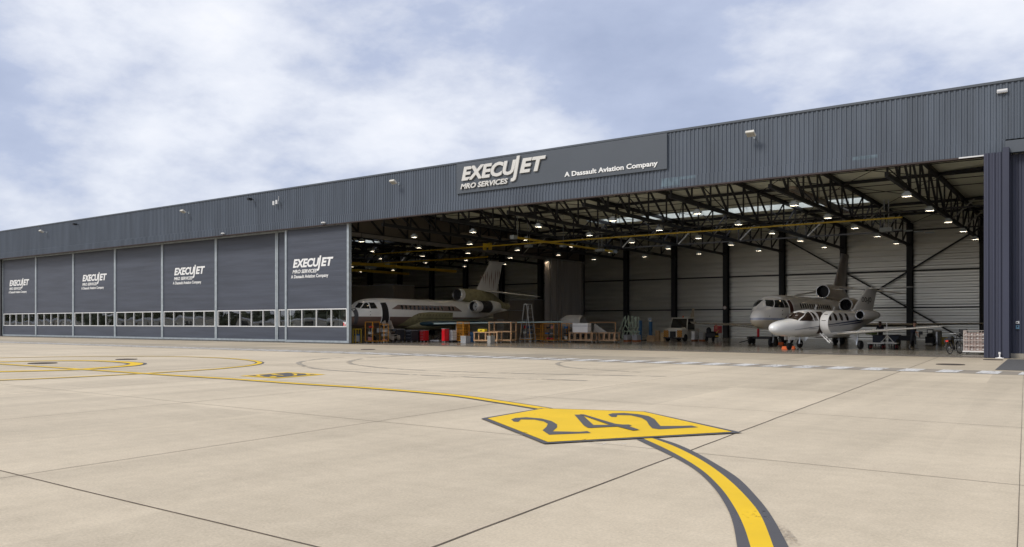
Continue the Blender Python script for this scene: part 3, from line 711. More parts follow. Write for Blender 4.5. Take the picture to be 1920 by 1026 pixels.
# left bay overhead beams
for (x, y0, y1, z, w, lb) in ((-68, 6, 36, 8.3, .30, 'thick yellow crane girder low in the left bay'), (-80, 8, 40, 8.6, .2, 'thin yellow crane girder deep in the left bay')):
    r = thing('crane_girder', lb, 'crane rail', (x, (y0+y1)/2, z)); m = MB(); m.bx(-w/2, w/2, (y0-y1)/2, (y1-y0)/2, -.16, .16); m.build('beam', yellow_st, r); m = MB(); m.bx(-.3, .3, -.6, .6, -.5, -.17); m.build('trolley', galv, r)
r = thing('crane_bridge', 'yellow overhead rail crossing the left bay parallel to the sliding doors', 'crane rail', (-75, 26, 8.9)); m = MB(); m.bx(-20, 20, -.06, .06, -.08, .08); m.build('beam', yellow_st, r); m = MB(); m.bx(-2.4, -1.8, -.2, .2, -.3, -.09); m.build('trolley', galv, r)
# hanging conduits
r = thing('power_drop', 'pair of pale vertical supply pipes hanging beside the centre of the open bay', 'supply pipe', (X(991, 18), 18, 9.0)); m = MB(); m.tube((-.12, 0, 0), (-.12, 0, 2.6), .035, n=6); m.tube((.12, 0, 0), (.12, 0, 2.6), .035, n=6); m.build('pipe', alu, r); m = MB(); m.bx(-.35, .35, -.2, .2, -.25, 0); m.build('box', galv, r)
r = thing('power_drop', 'pair of pale vertical supply pipes hanging farther back right of the crossing rails', 'supply pipe', (X(1125, 22), 22, 8.6)); m = MB(); m.tube((-.14, 0, 0), (-.14, 0, 2.9), .035, n=6); m.tube((.14, 0, 0), (.14, 0, 2.9), .035, n=6); m.build('pipe', alu, r); m = MB(); m.bx(-.4, .4, -.2, .2, -.25, 0); m.build('box', galv, r)
r = thing('power_drop', 'supply pipes hanging from the roof near the second column from the pier', 'supply pipe', (X(1662, 24), 24, 9.1)); m = MB(); m.tube((-.16, 0, 0), (-.16, 0, 2.2), .04, n=6); m.tube((.16, 0, 0), (.16, 0, 2.2), .04, n=6); m.build('pipe', alu, r); m = MB(); m.bx(-.45, .45, -.3, .3, -.3, 0); [m.bx(.5+.75*i, 1.1+.75*i, -.2, .2, -.25-.12*i, -.18-.12*i) for i in range(4)]; m.build('box', galv, r)
# rooms at the back of the left bay
offm = mat('room_panel', (.20, .18, .155), .6, 0, .06, .5)
def room(px0, px1, pt, y, label, d=4.):
    x0 = X(px0, y); x1 = X(px1, y); h = Z((px0+px1)/2, pt, y)
    r = thing('room_module', label, 'cabin', ((x0+x1)/2, y+d/2, 0)); m = MB(); w = x1-x0; m.bx(-w/2, w/2, -d/2, d/2, .01, h); m.build('wall', offm, r)
    m = MB(); m.bx(-w/2-.05, w/2+.05, -d/2-.05, d/2+.05, h+.002, h+.1); m.build('roof', grey_pl, r); m = MB(); m.bx(w/2-1.6, w/2-.6, -d/2-.03, -d/2-.005, .02, 2.1); m.build('door', grey_pl, r)
room(610, 738, 537, 33, 'tall plain taupe room block at the back of the left bay')
room(955, 1000, 563, 34, 'grey cabin behind the tail of the left jet', 3.5)
room(925, 953, 583, 31, 'low grey cabin under the tail of the left jet', 3)
# ---------------------------------------------------------------- aircraft
def pchip(xs, ys, x):
    n = len(xs)
    if x <= xs[0]: return ys[0]
    if x >= xs[-1]: return ys[-1]
    i = max(j for j in range(n-1) if xs[j] <= x)
    h = [xs[j+1]-xs[j] for j in range(n-1)]; d = [(ys[j+1]-ys[j])/h[j] for j in range(n-1)]
    def sl(j):
        if j == 0: return d[0]
        if j == n-1: return d[-1]
        if d[j-1]*d[j] <= 0: return 0
        w1, w2 = 2*h[j]+h[j-1], h[j]+2*h[j-1]
        return (w1+w2)/(w1/d[j-1]+w2/d[j])
    t = (x-xs[i])/h[i]; a, b = sl(i)*h[i], sl(i+1)*h[i]
    return (2*t**3-3*t*t+1)*ys[i]+(t**3-2*t*t+t)*a+(-2*t**3+3*t*t)*ys[i+1]+(t**3-t*t)*b
class Body:
    def __init__(s, prof, p=2.25): s.P = prof; s.S = [q[0] for q in prof]; s.p = p
    def at(s, y): return [pchip(s.S, [q[k] for q in s.P], y) for k in (1, 2, 3)]   # half width, top, bottom
    def loft(s, ds=.22, n=32, stops=None):
        a, e_ = s.S[0], s.S[-1]; ys = []; y = a
        while y < e_: ys.append(y); y += ds*(.25 if y < 1.2 else 1)
        ys.append(e_); rs = []
        for y in ys:
            w, zt, zb = s.at(y); zc, hh = (zt+zb)/2, (zt-zb)/2; ring = []
            for i in range(n):
                t = 2*math.pi*i/n; c, q = math.cos(t), math.sin(t)
                ring.append((w*math.copysign(abs(c)**(2/s.p), c), y, zc+hh*math.copysign(abs(q)**(2/s.p), q)))
            rs.append(ring)
        return MB().rings(rs)
    def pt(s, y, z, side, off=.008):
        w, zt, zb = s.at(y); zc, hh = (zt+zb)/2, (zt-zb)/2; r = min(1, abs((z-zc)/hh))
        x = w*(max(0, 1-r**s.p))**(1/s.p)
        nz = (z-zc)/hh*off; return (side*(x+off*math.sqrt(max(0, 1-r*r*.8))), y, z+nz)
    def patch(s, mb, poly, side, off=.010, k=5, m=0):
        """poly: list of quads [(y,z)x4] laid on the skin"""
        for q in poly:
            vs = []
            for i in range(k+1):
                for j in range(k+1):
                    u, v = i/k, j/k
                    y = (q[0][0]*(1-u)+q[1][0]*u)*(1-v)+(q[3][0]*(1-u)+q[2][0]*u)*v
                    z = (q[0][1]*(1-u)+q[1][1]*u)*(1-v)+(q[3][1]*(1-u)+q[2][1]*u)*v
                    vs.append(s.pt(y, z, side, off))
            fs = [(i*(k+1)+j, (i+1)*(k+1)+j, (i+1)*(k+1)+j+1, i*(k+1)+j+1) for i in range(k) for j in range(k)]
            mb.add(vs, fs, m)
    def oval(s, mb, y, z, ry, rz, side, off=.010, n=14, m=0):
        vs = [s.pt(y, z, side, off)]+[s.pt(y+ry*math.copysign(abs(math.cos(t))**.75, math.cos(t)), z+rz*math.copysign(abs(math.sin(t))**.75, math.sin(t)), side, off) for t in [2*math.pi*i/n for i in range(n)]]
        mb.add(vs, [(0, i+1, (i+1) % n+1) for i in range(n)], m)
AF = [(0, 0), (.015, .22), (.06, .36), (.16, .47), (.32, .5), (.52, .43), (.75, .25), (1, .02)]
def foil(mb, st, vert=False, m=0):
    """st: (x,y,z,chord,thickness[,dx]) leading edge stations"""
    rs = []
    for q in st:
        x, y, z, c, th = q[:5]; ring = []
        up = [(c*a, th*b) for a, b in AF]; lo = [(c*a, -th*b*.8) for a, b in AF[1:]][::-1]
        for a, b in up+lo: ring.append((x+b, y+a, z) if vert else (x, y+a, z+b))
        rs.append(ring)
    return mb.rings(rs, m)
def wheel(root, x, y, r, w, name='wheel'):
    m = MB(); m.lathe([(r*.55, -w/2), (r*.9, -w/2), (r, -w*.28), (r, w*.28), (r*.9, w/2), (r*.55, w/2)], (x, y, r), 'X', 18); o = m.build(name, black_rub, root, 40)
    m = MB(); m.lathe([(r*.15, -w*.42), (r*.56, -w*.40), (r*.56, w*.40), (r*.15, w*.42)], (x, y, r), 'X', 14); m.build('rim', alu, o, 40)
def engine(root, c, r, l, m_cowl, name='engine', taper=.72, fan=True):
    m = MB(); m.lathe([(r*.86, .02), (r*1.0, .0), (r*1.08, .12), (r*1.13, l*.25), (r*1.12, l*.5), (r*.98, l*.8), (r*taper, l), (r*taper*.86, l+.02), (r*taper*.8, l-.5), (.02, l-.55)], c, 'Y', 24, cap=(False, True)); o = m.build(name, m_cowl, root, 50)
    m = MB(); m.torus((c[0], c[1]+.02, c[2]), r*.98, r*.075, 'Y', 28, 8); m.build('intake_lip', chrome, o, 60)
    m = MB(); m.lathe([(r*.93, .03), (r*.86, .3), (r*.84, .6), (.01, .62)], c, 'Y', 24, cap=(False, True)); m.build('intake', dark, o, 40)
    m = MB(); m.lathe([(.01, .34), (r*.13, .42), (r*.2, .56)], c, 'Y', 12)
    for i in range(16):
        a = 2*math.pi*i/16; b_ = a+.30
        m.add([(c[0]+r*.2*math.cos(a), c[1]+.56, c[2]+r*.2*math.sin(a)), (c[0]+r*.82*math.cos(a), c[1]+.50, c[2]+r*.82*math.sin(a)), (c[0]+r*.82*math.cos(b_), c[1]+.58, c[2]+r*.82*math.sin(b_)), (c[0]+r*.2*math.cos(b_), c[1]+.6, c[2]+r*.2*math.sin(b_))], [(0, 1, 2, 3)])
    m.build('fan', mat('fan_blades', (.12, .12, .13), .35, .7), o)
    return o
primer = mat('green_primer', (.30, .275, .15), .6, 0, .22, 2.5)
FB = Body([(0, .02, 1.99, 1.95), (.12, .24, 2.22, 1.74), (.5, .55, 2.58, 1.50), (1.0, .72, 2.82, 1.40), (1.45, .87, 3.10, 1.34), (1.95, 1.01, 3.45, 1.29), (2.5, 1.14, 3.65, 1.26), (3.3, 1.21, 3.77, 1.25), (5, 1.25, 3.83, 1.25),
           (13.5, 1.25, 3.83, 1.25), (15.2, 1.2, 3.80, 1.42), (17, 1.02, 3.72, 1.80), (19, .78, 3.55, 2.25), (21, .5, 3.35, 2.65), (22.4, .25, 3.2, 2.85), (23.1, .08, 3.1, 2.95)])
def big_jet(root, kind):
    Lk = kind == 'L'
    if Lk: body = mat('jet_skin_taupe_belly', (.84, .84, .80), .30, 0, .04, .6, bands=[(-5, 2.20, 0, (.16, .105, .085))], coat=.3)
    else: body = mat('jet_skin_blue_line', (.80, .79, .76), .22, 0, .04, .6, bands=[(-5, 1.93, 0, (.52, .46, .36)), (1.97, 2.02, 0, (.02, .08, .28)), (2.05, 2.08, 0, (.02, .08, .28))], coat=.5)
    plain = mat('jet_skin_plain_l', (.66, .66, .63), .3, 0, .05, .6) if Lk else mat('jet_skin_dimmed_r', (.52, .48, .42), .28, 0, .06, .6, coat=.3)  # right jet: dim light at the aft parts is put into the beige
    fus = FB.loft().build('fuselage', body, root, 60)
    # flight deck glazing
    for s in (1, -1):
        for q in ([(1.28, 2.94), (1.84, 3.39), (2.07, 3.36), (1.58, 2.86)], [(1.64, 2.84), (2.13, 3.35), (2.84, 3.42), (2.80, 2.83)], [(2.88, 2.83), (2.93, 3.42), (3.36, 3.36), (3.52, 2.85)]) if not Lk else ([(1.30, 2.94), (1.84, 3.37), (2.02, 3.33), (1.54, 2.88)], [(1.61, 2.87), (2.09, 3.32), (2.36, 3.38), (2.33, 2.86)], [(2.43, 2.86), (2.47, 3.38), (2.98, 3.38), (3.14, 2.88)]):
            m = MB(); FB.patch(m, [q], s, .014); m.build('cockpit_window', glassd, fus, 60)
    m = MB()
    for s in (1, -1):
        for p in (((1.26, 2.92), (1.85, 3.41)), ((1.57, 2.85), (2.05, 3.34)), ((2.05, 3.38), (3.0, 3.42))):
            a = FB.pt(*p[0], s, .015); b_ = FB.pt(*p[1], s, .015); m.bar(a, b_, .025)
    m.build('window_surround', white_pnt, fus)
    # cabin windows on both sides
    band = MB()
    for i in range(14):
        if Lk and i == 11: continue
        for s in (1, -1):
            m = MB(); FB.oval(m, 6.1+.53*i, 3.02, .135, .20, s, .014); m.build('cabin_window', glassd, fus, 60)
    if Lk:
        FB.patch(band, [[(4.75, 2.86), (5.65, 3.24), (13.4, 3.24), (14.3, 2.74)]], 1, .008, k=12); FB.patch(band, [[(4.75, 2.86), (5.65, 3.24), (13.4, 3.24), (14.3, 2.74)]], -1, .008, k=12)
        band.build('window_stripe', mat('taupe_stripe', (.20, .14, .115), .4), fus, 60)
    # open door hole
    m = MB(); FB.patch(m, [[(3.70, 1.72), (3.62, 3.35), (4.28, 3.42), (4.52, 1.72)]], 1, .014, k=8); m.build('door_opening', dark if Lk else mat('door_opening_red_brown', (.075, .018, .014), .6), fus, 60)
    m = MB()
    for p in (((3.66, 1.7), (3.58, 3.38)), ((3.58, 3.38), (4.32, 3.46)), ((4.32, 3.46), (4.58, 1.7))):
        n_ = 7
        for i in range(n_):
            a = [p[0][k]+(p[1][k]-p[0][k])*i/n_ for k in (0, 1)]; b_ = [p[0][k]+(p[1][k]-p[0][k])*(i+1)/n_ for k in (0, 1)]
            m.bar(FB.pt(*a, 1, .02), FB.pt(*b_, 1, .02), .04)
    m.build('door_frame', white_pnt, fus)
    # probes
    m = MB(); [m.bar(FB.pt(2.4, z, 1, 0), FB.pt(2.25, z-.02, 1, .13), .035) for z in (2.35, 2.62)]; m.bar(FB.pt(1.0, 2.2, 1, 0), FB.pt(.85, 2.2, 1, .12), .03)
    m.build('probe', dark, fus)
    # airstair
    stm = mat('airstair_beige', (.42, .36, .29), .5)
    if Lk:
        st_ = MB(); x0 = 1.25
        for dy in (3.76, 4.46):
            for i in range(8):
                t0, t1 = i/8, (i+1)/8
                f = lambda t_: (x0+1.25*t_+.0*t_, dy, 1.80-1.40*t_-.42*math.sin(math.pi*t_))
                st_.bar(f(t0), f(t1), .05, .42)
        for i in range(6): t_ = (i+.7)/6.4; st_.box((x0+.08+1.3*t_, 4.11, 1.74-1.42*t_-.25*math.sin(math.pi*t_)), (.30, .68, .035))
        st_.build('airstair', stm, root)
    # wings
    wm = plain
    for s in (1, -1):
        m = MB()
        if Lk: stn = [(s*.9, 8.3, 1.55, 6.1, .62), (s*2.2, 9.1, 1.62, 4.9, .5), (s*4.5, 10.6, 1.68, 3.7, .34), (s*8, 12.6, 1.72, 2.5, .22), (s*12.2, 15.2, 1.78, 1.35, .12)]
        else: stn = [(s*.9, 8.3, 1.50, 6.1, .62), (s*2.2, 9.1, 1.52, 4.9, .5), (s*4.5, 10.6, 1.55, 3.7, .34), (s*8, 12.6, 1.60, 2.5, .22), (s*12.2, 15.2, 1.70, 1.35, .12), (s*12.65, 15.7, 1.85, 1.15, .10), (s*12.9, 16.4, 2.5, .8, .08), (s*13.05, 17.1, 3.15, .45, .04)]
        foil(m, stn)
        wcol = mat('wing_blue_protection', (.022, .06, .085), .35, 0, .25, .7) if Lk else mat('wing_skin_r', (.34, .30, .23), .25, .1, .06, .5)
        w_ = m.build('wing', wcol, root, 50)
        m = MB()
        for a, b_ in zip(stn[1:5], stn[2:5]): m.tube((a[0], a[1]+.02, a[2]-.02), (b_[0], b_[1]+.02, b_[2]-.02), a[4]*.14+.02, b_[4]*.14+.02, 7)
        m.build('leading_edge', mat('leading_edge_pale', (.55, .70, .70), .25, .3) if Lk else chrome, w_, 50)
        if Lk:
            m = MB(); m.box((s*4.2, 11.2, 1.93), (2.6, 1.2, .03)); m.build('wing_cover', mat('green_cover', (.16, .30, .22), .6), w_)
    # belly fairing / exposed primer bay
    m = MB(); fr_ = Body([(7.0, .15, 1.5, 1.3), (8.0, .9, 1.8, 1.12), (9.5, 1.42, 2.1, 1.02), (13, 1.45, 2.1, 1.02), (15, .9, 1.8, 1.2), (16, .2, 1.6, 1.4)], 2.6)
    m = fr_.loft(.5, 24)
    m.build('belly_fairing', primer if Lk else plain, root, 60)
    if Lk:
        m = MB(); FB.patch(m, [[(6.0, 1.42), (6.9, 2.02), (8.2, 1.9), (8.2, 1.42)], [(6.9, 2.02), (7.6, 2.36), (8.2, 2.54), (8.2, 1.9)], [(8.2, 1.42), (8.2, 2.54), (9.6, 2.66), (9.6, 1.42)], [(9.6, 1.6), (9.6, 2.66), (12.9, 2.64), (12.9, 1.6)]], 1, .012, k=6); m.build('exposed_frame', primer, fus, 60)
        m = MB()
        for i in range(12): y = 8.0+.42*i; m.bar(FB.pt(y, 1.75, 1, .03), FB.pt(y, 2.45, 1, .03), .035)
        m.bar(FB.pt(8, 2.1, 1, .04), FB.pt(12.8, 2.1, 1, .04), .04); m.build('frame_rib', mat('primer_shadow', (.07, .065, .03), .7), fus)  # ribs use the primer colour darkened, shade painted in
        # exposed radar bulkhead ring
        m = MB(); m.torus((0, .98, 2.12), .74, .035, 'Y', 28, 6); m.build('bulkhead_ring', mat('bulkhead_grey', (.12, .12, .12), .5), fus, 60)
        m = MB(); FB.patch(m, [[(.99, 1.45), (.99, 2.8), (1.30, 2.9), (1.30, 1.40)]], 1, .012, k=8); m.build('radar_bay', mat('radar_bay_dark', (.07, .07, .075), .5), fus, 60)
    # engines
    for s in (1, -1):
        c = (s*1.82, 15.2, 3.25)
        eo = engine(root, c, .54, 3.9 if not Lk else 1.0, plain if not Lk else white_pnt, taper=.72 if not Lk else .95)
        if Lk:
            m = MB(); m.lathe([(.50, .9), (.55, 1.1), (.52, 1.7), (.56, 1.9), (.48, 2.6)], c, 'Y', 20); [m.torus((c[0], c[1]+1.0+.28*i, c[2]), .54, .035, 'Y', 20, 5) for i in range(6)]; m.build('engine_core', mat('engine_core_dark', (.045, .042, .04), .5, .5, .4, 6), eo, 40)
            m = MB(); m.lathe([(.60, 2.5), (.62, 3.0), (.50, 3.9), (.40, 4.0)], c, 'Y', 20, cap=(True, True)); m.build('thrust_reverser', plain, eo, 40)
        m = MB(); foil(m, [(s*.9, 16.0, 3.15, 3.0, .30), (s*1.5, 16.1, 3.22, 2.7, .26)]); m.build('pylon', plain, root, 50)
    # centre intake duct
    duct = Body([(15.05, .55, 4.96, 3.86), (16, .62, 5.04, 3.74), (17.5, .60, 5.05, 3.6), (19, .52, 4.95, 3.4), (20.5, .44, 4.7, 3.2), (22.2, .34, 3.9, 3.05), (23.0, .28, 3.7, 3.12)], 2.1)
    dl = duct.loft(.4, 26); dl.f = dl.f[:-2]+dl.f[-1:]; dl.m = dl.m[:-1]
    eo = dl.build('center_engine', primer if Lk else plain, root, 60)
    c = (0, 15.02, 4.41)
    if Lk:
        m = MB(); m.lathe([(.55, .0), (.61, .15), (.61, .55), (.57, .6)], c, 'Y', 24, cap=(False, False)); m.build('intake_cowl', white_pnt, eo, 50)
    m = MB(); m.torus(c, .54, .042, 'Y', 28, 8); m.build('intake_lip', chrome, eo, 60)
    m = MB(); m.lathe([(.525, .02), (.50, .3), (.46, .7), (.01, .72)], (c[0], c[1], c[2]), 'Y', 24, cap=(False, True)); m.build('intake', mat('intake_grey', (.07, .07, .07), .5) if Lk else dark, eo, 40)
    # fin and stabiliser
    m = MB(); foil(m, [(0, 17.4, 3.9, 4.2, .42), (0, 17.9, 4.9, 3.5, .34), (0, 20.1, 7.75, 2.2, .2), (0, 20.15, 7.80, 2.3, .2), (0, 20.0, 8.0, 2.55, .05)], True)
    finm = mat('fin_white_l', (.66, .65, .62), .35, 0, .05) if Lk else mat('fin_brown_r', (.24, .22, .20), .3, 0, .35, .8, stretch=(1, 1.5, .6))
    fo = m.build('fin', finm, root, 50)
    if Lk:
        m = MB()
        for (y, z0, z1, w) in ((18.9, 5.7, 6.5, .10), (19.25, 5.5, 6.9, .12), (19.55, 5.8, 7.0, .1), (19.9, 5.2, 6.6, .12), (20.25, 5.5, 7.1, .13), (20.6, 5.0, 6.4, .11), (20.9, 5.6, 7.2, .12), (21.3, 5.9, 7.3, .1), (21.6, 6.2, 7.2, .08)):
            y0 = y+.0
            for s in (1, -1): m.add([(s*.19, y0-w*.5, (z0+z1)/2+.2), (s*.19, y0, z0), (s*.19, y0+w*.5, (z0+z1)/2), (s*.16, y0+.12, z1)], [(0, 1, 2, 3)])
        m.build('brush_strokes', mat('red_brown_strokes', (.24, .12, .10), .5), fo)
    for s in (1, -1):
        m = MB(); foil(m, [(s*.1, 18.9, 4.92, 2.6, .22), (s*4.6, 21.3, 4.35, 1.1, .10), (s*4.9, 21.75, 4.30, .6, .04)]); m.build('stabilizer', plain, root, 50)
    # landing gear
    ny, my = 3.6, 12.4
    m = MB(); m.tube((0, ny, .3), (0, ny, 1.5), .07); m.tube((0, ny, .5), (0, ny-.5, 1.4), .04); m.bar((-.25, ny, .3), (.25, ny, .3), .06); m.build('nose_gear_leg', alu, root)
    for s in (-.2, .2): wheel(root, s, ny, .29, .2)
    for s in (-2.1, 2.1):
        m = MB(); m.tube((s, my, .4), (s, my, 1.6), .10); m.tube((s, my, .7), (s*.55, my, 1.4), .05); m.bar((s-.3, my, .4), (s+.3, my, .4), .08); m.build('main_gear_leg', alu, root)
        for q in (-.28, .28): wheel(root, s+q, my, .40, .26)
    # gear doors
    m = MB(); m.bx(.40, .43, ny+.2, ny+.9, .85, 1.25); m.build('gear_door', plain, root)
    # tail cone exhaust
    m = MB(); m.lathe([(.34, 0), (.36, .3), (.30, .7), (.22, .72)], (0, 22.6, 3.4), 'Y', 18); m.build('tail_exhaust', plain if not Lk else primer, eo, 40)
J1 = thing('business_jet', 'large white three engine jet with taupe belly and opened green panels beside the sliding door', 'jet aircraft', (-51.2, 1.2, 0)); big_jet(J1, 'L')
J2 = thing('business_jet', 'large three engine jet with a thin blue line and aft parts coloured for dim light, standing behind the smaller white jet', 'jet aircraft', (-19.45, 9.6, 0), R(-2.2)); J2.scale = (.96, .96, .96); big_jet(J2, 'R')
# ---- small twin jet
CB = Body([(0, .02, 1.36, 1.32), (.08, .19, 1.50, 1.17), (.4, .40, 1.68, .99), (.9, .53, 1.80, .88), (1.6, .65, 1.90, .82), (2.15, .72, 2.00, .80), (2.7, .755, 2.36, .79), (3.2, .775, 2.47, .78), (4.0, .785, 2.52, .78), (8.0, .785, 2.50, .80), (9.2, .68, 2.47, 1.02), (10.6, .47, 2.40, 1.38), (12.0, .24, 2.28, 1.78), (12.7, .08, 2.15, 1.98)])
cs = mat('small_jet_white', (.82, .82, .81), .16, 0, .03, .6, coat=.8)
J3 = thing('business_jet', 'small glossy white twin jet with its cabin door open, nearest the hangar opening', 'jet aircraft', (-16.42, 3.9, 0), R(-15))
fus = CB.loft(.18).build('fuselage', cs, J3, 60)
blue = mat('blue_stripe', (.02, .035, .11), .3)
m = MB()
for s in (1, -1):
    CB.patch(m, [[(1.55, 1.235), (1.55, 1.25), (6.2, 1.66), (6.2, 1.60)]], s, .008, 14)
    CB.patch(m, [[(6.2, 1.60), (6.2, 1.66), (11.2, 2.06), (10.2, 1.86)]], s, .008, 14)
    CB.patch(m, [[(3.0, 1.27), (3.0, 1.285), (6.4, 1.55), (6.4, 1.52)]], s, .009, 10)
    CB.patch(m, [[(6.4, 1.49), (6.4, 1.53), (9.9, 1.80), (9.2, 1.66)]], s, .009, 10)
m.build('side_stripe', blue, fus, 60)
cg = mat('cockpit_glass_brown', (.035, .022, .018), .08, 0, .05, coat=.4)
for s in (1, -1):
    for q in ([(1.80, 1.93), (2.66, 2.33), (2.84, 2.24), (2.06, 1.81)], [(2.13, 1.79), (2.93, 2.25), (3.30, 2.36), (3.42, 1.77)], [(3.54, 1.79), (3.44, 2.34), (3.66, 2.30), (3.95, 1.80)]):
        m = MB(); CB.patch(m, [q], s, .010, 6); m.build('cockpit_window', cg, fus, 60)
for s in (1, -1):
    for i, y in enumerate((4.45, 5.35, 6.05, 6.75, 7.45)):
        if s == 1 and i == 0: continue
        m = MB(); CB.oval(m, y, 2.04, .17, .24, s, .012); m.build('cabin_window', cg, fus, 60)
m = MB(); CB.patch(m, [[(4.05, 1.0), (4.05, 2.36), (4.72, 2.36), (4.72, 1.0)]], 1, .012, 8); m.build('door_opening', mat('cabin_interior_dark', (.05, .03, .024), .6), fus, 60)
# open door leaf: curved like the skin, hinged at its front edge, standing out
dm = MB(); rs = []
for i in range(11):
    z = 1.0+1.36*i/10; x = CB.pt(4.4, z, 1, 0)[0]
    rs.append([(0+(x-.72)*0+.0, 0, z), (0, 0, z), ])
Q = Matrix.Rotation(R(-93), 3, 'Z'); hinge = Vector((.80, 4.06, 0)); vs = []; 
for i in range(11):
    z = .98+1.42*i/10; xo = (CB.pt(4.4, z, 1, 0)[0]-.785)*1.9
    for (yy, th) in ((0, 0), (.56, 0), (.56, -.05), (0, -.05)):
        vs.append(hinge+Q @ Vector((xo+th, yy, 0))+Vector((0, 0, z)))
fs = []
for i in range(10):
    a = i*4; fs += [(a+j, a+(j+1) % 4, a+4+(j+1) % 4, a+4+j) for j in range(4)]
fs += [(0, 1, 2, 3), (40, 43, 42, 41)]
dm.add(vs, fs); do = dm.build('cabin_door', white_pnt, J3, 40)
m = MB(); vs = []
for (yy, z) in ((.12, 1.80), (.42, 1.80), (.38, 2.22), (.16, 2.22)):
    xo = (CB.pt(4.4, z, 1, 0)[0]-.785)*1.9; vs.append(hinge+Q @ Vector((xo+.012, yy, 0))+Vector((0, 0, z)))
m.add(vs, [(0, 1, 2, 3)]); m.build('door_window', cg, do)
m = MB()
for yy in (4.12, 4.42): m.bar((.78, yy, 1.02), (1.42, yy+.05, .42), .05)
for i in range(3): t_ = (i+.6)/3; m.box((.78+.64*t_, 4.29, 1.02-.6*t_), (.16, .34, .03))
m.build('airstair', white_pnt, J3)
# wings
for s in (1, -1):
    m = MB(); st_ = [(s*.4, 5.3, .93, 2.7, .34), (s*1.2, 5.45, .98, 2.3, .28), (s*4.0, 5.95, 1.22, 1.65, .18), (s*7.0, 6.35, 1.46, .95, .10), (s*7.15, 6.6, 1.47, .6, .04)]
    foil(m, st_); w_ = m.build('wing', cs, J3, 50)
    m = MB(); [m.tube((a[0], a[1]+.02, a[2]), (b_[0], b_[1]+.02, b_[2]), .05, .04, 7) for a, b_ in zip(st_[1:4], st_[2:4])]; m.build('leading_edge', chrome, w_, 50)
    eo = engine(J3, (s*1.22, 8.15, 2.18), .30, 2.3, cs)
    m = MB(); foil(m, [(s*.5, 8.8, 2.1, 1.6, .16), (s*1.0, 8.9, 2.16, 1.4, .14)]); m.build('pylon', cs, J3, 50)
    m = MB(); foil(m, [(s*.05, 11.35, 4.02, 1.25, .10), (s*2.75, 11.9, 4.06, .65, .05), (s*2.85, 12.05, 4.06, .4, .02)]); m.build('stabilizer', cs, J3, 50)
m = MB(); foil(m, [(0, 8.9, 2.3, 3.1, .26), (0, 9.6, 2.65, 2.65, .24), (0, 11.15, 3.95, 1.6, .17), (0, 11.35, 4.1, 1.3, .10)], True)
m.bar((0, 12.0, 4.1), (0, 12.75, 4.06), .09)
fo = m.build('fin', cs, J3, 50)
text_part('registration_lettering', 'OO-JO', 10.45, 11.75, 3.08, .34, .135, mat('registration_dark', (.05, .05, .06), .5), fo, 0, .01, .002, axis='x')
m = MB(); m.bar((0, 4.9, 2.5), (0, 5.05, 2.82), .03, .12); m.bar((0, 7.1, 2.5), (0, 7.2, 2.7), .03, .1); m.build('antenna', white_pnt, fus)
cf = Body([(4.6, .3, 1.0, .74), (5.4, .85, 1.15, .68), (7.4, .85, 1.15, .68), (8.6, .4, 1.1, .8), (9, .2, 1.1, .9)], 2.6).loft(.4, 20).build('belly_fairing', cs, J3, 60)
ny, my = 1.95, 6.55
m = MB(); m.tube((0, ny, .2), (0, ny, .95), .05); m.tube((0, ny, .35), (0, ny+.4, .85), .03); m.build('nose_gear_leg', alu, J3)
wheel(J3, 0, ny, .22, .14)
m = MB(); m.bx(.19, .21, ny-.2, ny+.3, .62, .84); m.bx(-.21, -.19, ny-.2, ny+.3, .62, .84); m.build('gear_door', cs, J3)
for s in (-2.0, 2.0):
    m = MB(); m.tube((s, my-.25, .28), (s, my-.1, 1.0), .06); m.tube((s, my, .28), (s, my-.25, .42), .05); m.bar((s*.72, my+.1, .95), (s*.93, my+.1, .50), .03, .22); m.build('main_gear_leg', alu, J3)
    wheel(J3, s+(.12 if s > 0 else -.12), my, .28, .19)
